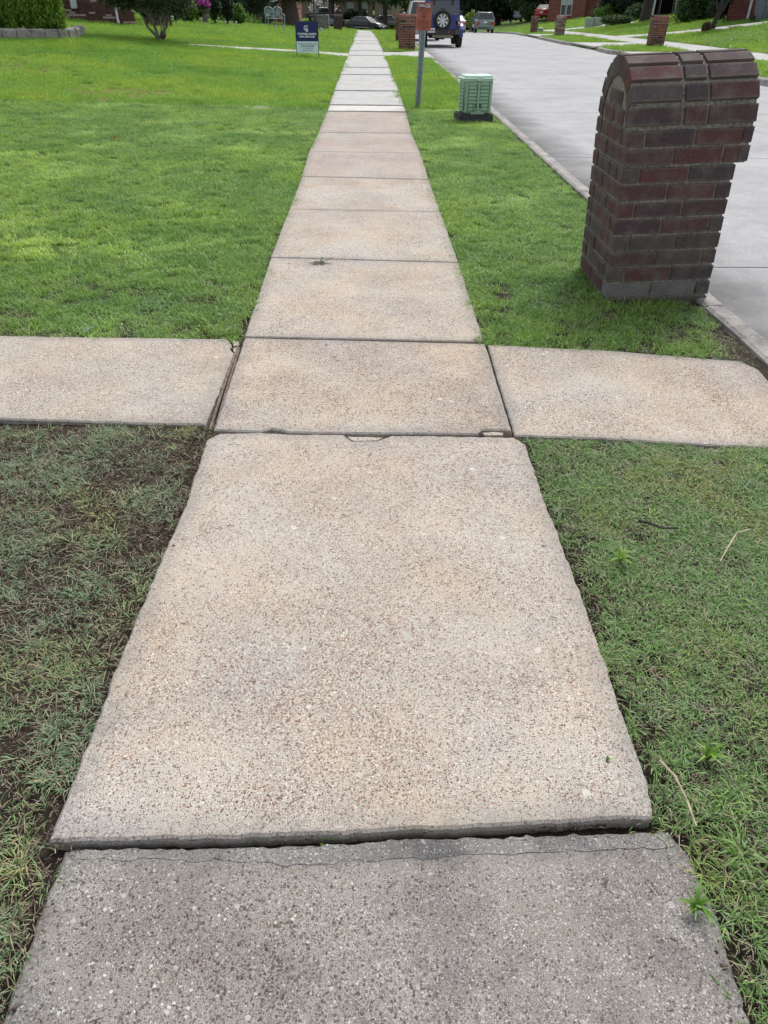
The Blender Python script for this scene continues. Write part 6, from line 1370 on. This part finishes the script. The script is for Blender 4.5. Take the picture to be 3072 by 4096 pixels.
# broad leaved plants
for i, (px_, top, lb) in enumerate(((993, 38, 'tall broad leaved plant, left one of three'), (1018, 48, 'broad leaved plant in the middle of three'), (1040, 62, 'lower broad leaved plant nearest the bench'))):
    p = at(px_, 100); s = p.y*.817/2900; H_ = (100-top)*s/1.22; R = empty('broad_leaf_plant', p, 0, lb, 'plant', 'broad leaved plants left of the bench'); rg = random.Random(i)
    for q in range(16):
        a = rg.uniform(0, 6.28); hgt = H_*rg.uniform(.35, 1.); l = H_*rg.uniform(.28, .4); ox, oy = math.cos(a)*.28*rg.random(), math.sin(a)*.25*rg.random(); w_ = l*.22; dx, dy = math.cos(a)*l*.35, math.sin(a)*l*.35
        z0_ = max(0, hgt-l); sx_, sy_ = -math.sin(a)*w_, math.cos(a)*w_
        b = MB(); b.add([(ox, oy, z0_), (ox+dx*.3+sx_, oy+dy*.3+sy_, z0_+l*.45), (ox+dx*.3-sx_, oy+dy*.3-sy_, z0_+l*.45), (ox+dx*.35, oy+dy*.35, z0_+l*.42), (ox+dx, oy+dy, z0_+l)], [(0, 1, 3), (0, 3, 2), (1, 4, 3), (3, 4, 2)]); b.obj('leaf', G['broad'], R)
    b = MB(); b.tube([(0, 0, -.05), (0, 0, H_*.7)], .03, 5); b.obj('stem', G['boxg'], R)
# flowers in the urn
p = URN.location.copy(); R = empty('potted_flowers', p+Vector((0, 0, UK*.99)), 0, 'magenta flowering plant in the stone urn', 'flowers')
leaves('foliage', R, [((0, 0, .08), (.28, .28, .14))], 500, .07, G['boxg'], seed=2); leaves('blossom', R, [((-.03, 0, .35), (.26, .25, .32)), ((.05, 0, .15), (.24, .2, .15))], 1100, .06, M['leaf_pink'], seed=3)
# garden oak with its heavy dark crown
p = at(1170, 106); R = tree(1168, 106, 'large dark-crowned oak with thick leaning trunk behind the realty sign', 8.5, (4.0, 3.2, 3.0), .56, 'oak', 40000, .12, 'bark', (-.3, 0), 3.75, 5, k=14)
tree(1327, 104, 'tree with forked trunk beside the rounded brown mailbox', 9, (5., 4, 3.0), .50, 'oak', 30000, .16, 'bark', (.1, 0), 5.2, 6, k=12)
S(1262, 1322, 18, 95, 'white flowering crepe myrtle behind the far pole', 'boxg', n=6000, seed=11, size=.2, name='flowering_shrub', back=6)
R = D.objects[[o.name for o in D.objects if o.name.startswith('flowering_shrub')][0]]; f0 = [c for c in R.children if c.name.startswith('foliage')][0]
zz = [v.co.z for v in list(f0.data.vertices)[::40]]; leaves('blossom', R, [((0, -.5, (max(zz)+min(zz))/2+.6), (1.9, 1.2, 1.1))], 900, .22, M['leaf_white'], seed=4, shell=.8)
for i, (a, c, t, lb) in enumerate(((1338, 1372, 68, 'round clipped dark bush, leftmost before the tan house'), (1374, 1406, 70, 'second round clipped bush before the tan house'), (1408, 1434, 72, 'third round bush before the tan house behind the black saloon'), (1440, 1470, 72, 'fourth bush under the right window of the tan house'))):
    xx = atx((a+c)/2, 143.5); rr_ = (c-a)/2*143.5*.817/2900; shrub(0, 0, lb, (rr_, rr_*.8, .62), 'darkshrub', 3500, .16, i+20, 'clipped_bush', (xx, 143.5), group='clipped bushes before the tan house')
for i, (px_, cy_, cr, lb, z_) in enumerate(((1540, 128, (8, 5, 3.6), 'broad dark tree overhanging the pale brick wing', 6.3), (1650, 120, (5, 4, 4), 'mid green tree above the white tall car', 4.6), (1440, 139, (6, 4, 3), 'feathery tree over the tan house roof', 6.2))):
    tree(0, 0, lb, 9, cr, .35, ['oak', 'boxg', 'myrtle'][i], 20000, .26, 'bark', (0, 0), z_, 30+i, xy=(atx(px_, cy_), cy_), k=13)
# across the street
def at_y(px, y, lab, r, mat, n, size, seed, **k): return shrub(0, 0, lab, r, mat, n, size, seed, xy=(atx(px, y), y), **k)
tree(0, 0, 'dark evergreen tree mass behind the grey-green SUV', 9, (4.6, 3.5, 4.2), .4, 'darkshrub', 26000, .2, 'bark_dark', (0, 0), 3.9, 41, xy=(atx(1870, 118), 118), name='evergreen_tree')
tree(0, 0, 'dark evergreen tree left of the red garage block', 9, (3.6, 3.5, 4.0), .4, 'darkshrub', 16000, .2, 'bark_dark', (0, 0), 3.8, 42, xy=(atx(1935, 126), 126), name='evergreen_tree')
at_y(1883, 98, 'small yellow-green shrub above the silver saloon', (.7, .6, 1.0), 'lime', 1500, .14, 43)
tree(0, 0, 'green leafy tree behind the pale blue fastback car', 8, (3.4, 2.6, 3.2), .3, 'boxg', 16000, .2, 'bark', (0, 0), 3.9, 44, xy=(atx(2125, y2+9), y2+9))
at_y(2112, y2+7, 'low leafy bush left of the red brick house corner', (1.6, 1., 1.1), 'boxg', 4000, .14, 45)
at_y(2395, y3+8.0, 'brownish shrub against the recessed red wing', (.9, .8, .9), 'brown', 3500, .09, 46)
at_y(2420, y3+4.0, 'bright green young shrub at the foot of the dark planting', (.9, .8, .75), 'bright', 3500, .09, 47)
at_y(2455, y3+5.0, 'tall dark shrub right of the recessed red wing', (1.8, 1.4, 1.9), 'darkshrub', 14000, .11, 48)
at_y(2515, y3+3.0, 'tall dark shrub left of the big trunk', (1.6, 1.4, 1.9), 'darkshrub', 14000, .11, 49)
at_y(2545, y3-1.5, 'low dark green shrub beside the big trunk', (1.0, .9, .6), 'boxg', 5000, .08, 50)
at_y(2470, y3-6.0, 'low spreading leafy ground shrub by the driveway', (1.5, .6, .35), 'boxg', 5000, .07, 51)
tree(2577, 88, 'large leaning oak with thick dark trunk before the open garage', 9, (4.5, 4, 2.8), .36, 'oak', 20000, .17, 'bark_dark', (.55, 0), 6.3, 52, k=12)
# clipped hedge between the two garages, set as one dense plant
p = at(2795, 86); s = p.y*.817/2900; R = empty('hedge', (p.x, p.y, p.z), 0, 'dense dark clipped hedge between the two garages', 'hedge'); w_ = 52*s
b = MB(); [b.tube([(x, .8, -.1), (x, .8, 1.6)], .04, 5) for x in np.linspace(-w_*.8, w_*.8, 6)]; b.obj('stems', 'bark', R)
leaves('foliage', R, [((x, .8, z), (.5, .85, .5)) for x in np.linspace(-w_*.85, w_*.85, 6) for z in (.45, 1.1, 1.8)], 26000, .085, G['boxg'], seed=5, shell=.8)
# small leaning tree and the twiggy bush right of the hedge
p = at(2846, 121); s = p.y*.817/2900; R = empty('small_tree', p, 0, 'small dark leaning tree standing in the long grass', 'tree')
b = MB(); b.tube([(0, 0, -.1), (5*s, 0, 30*s*.8), (14*s, 0, 70*s*.8), (22*s, .1, 125*s*.8), (30*s, .2, 200*s*.8)], [.15, .13, .12, .10, .05], 8); b.tube([(5*s, 0, 30*s*.8), (10*s, -.1, 60*s*.8), (40*s, -.1, 130*s*.8)], [.09, .07, .04], 7); b.tube([(14*s, 0, 70*s*.8), (-12*s, 0, 140*s*.8)], [.07, .03], 6); b.obj('trunk', 'bark_dark', R, smooth=True)
leaves('crown', R, blobcrown((.35, .1, 2.9), (1.7, 1.4, 1.0), 9, 6), 9000, .10, G['brown'], seed=6)
p = at(2948, 82); R = empty('twiggy_shrub', p, 0, 'twiggy bare-stemmed bush left of the wheeled bin', 'shrub'); rg = random.Random(9)
for i in range(14):
    a = rg.uniform(-1.2, 1.2); b = MB(); b.tube([(rg.uniform(-.1, .1), 0, -.05), (math.sin(a)*.4, rg.uniform(-.2, .2), .8), (math.sin(a)*.95, rg.uniform(-.3, .3), 1.9)], [.025, .018, .006], 5); b.obj('stem', 'bark_pale', R)
leaves('foliage', R, blobcrown((0, .1, 1.75), (1.0, .7, .75), 7, 8), 6000, .07, G['olive'], seed=8)
at_y(2905, y4+2, 'dark bush behind the small leaning tree', (1.2, .8, 1.2), 'darkshrub', 7000, .09, 56)
# long grass and brown seed heads round the small tree foot
shrub(2822, 128, 'tuft of brown dead stalks beside the small leaning tree', (.22, .2, .2), 'brown', 700, .07, 57, name='dead_stalks', cat='plant', vertical=1., aspect=4)
# trees behind the houses close the view
far = [(-70, 95, 9), (-52, 80, 8), (-40, 72, 7.5), (-30, 66, 7), (-22, 72, 7), (-14, 88, 8), (-44, 160, 9), (-28, 165, 9), (-12, 168, 10), (4, 165, 9), (18, 150, 9), (28, 140, 9), (36, 118, 8), (46, 104, 8), (44, 84, 7), (52, 70, 7), (44, 58, 6.5), (56, 56, 7), (17, 118, 7)]
names_ = ['beyond the far left corner', 'left background', 'behind the hedge', 'behind the mauve house', 'behind the garden bed', 'over the garden oak', 'far behind the pickup', 'behind the grey brick house', 'behind the tan house', 'behind the pale wing', 'right of the bend', 'beyond the parked SUV', 'behind the garage block', 'behind the red car', 'behind the red house', 'behind the dark shrubs', 'behind the open garage', 'at the far right', 'between the bend and the garage']
for i, ((x, y, h_), nn) in enumerate(zip(far, names_)):
    tree(0, 0, 'tall background tree '+nn, h_, (h_*.62, h_*.5, h_*.46), .35, ['oak', 'boxg', 'darkshrub', 'olive'][i % 4], 9000, .36, 'bark', (0, 0), h_*.52, 60+i, xy=(x, y), name='background_tree', group='trees behind the houses', limbs=3)
wd_ = []
for a in np.linspace(-60, 75, 46): wd_.append(((a*3.2, 235+12*math.sin(a), float(T(0, 235))+6), (9, 6, 7.5)))
o = leaves('distant_woods', None, wd_, 26000, 1.1, G['oak'], seed=9); tag(o, 'continuous belt of trees closing the horizon', 'woods', None, 'stuff')
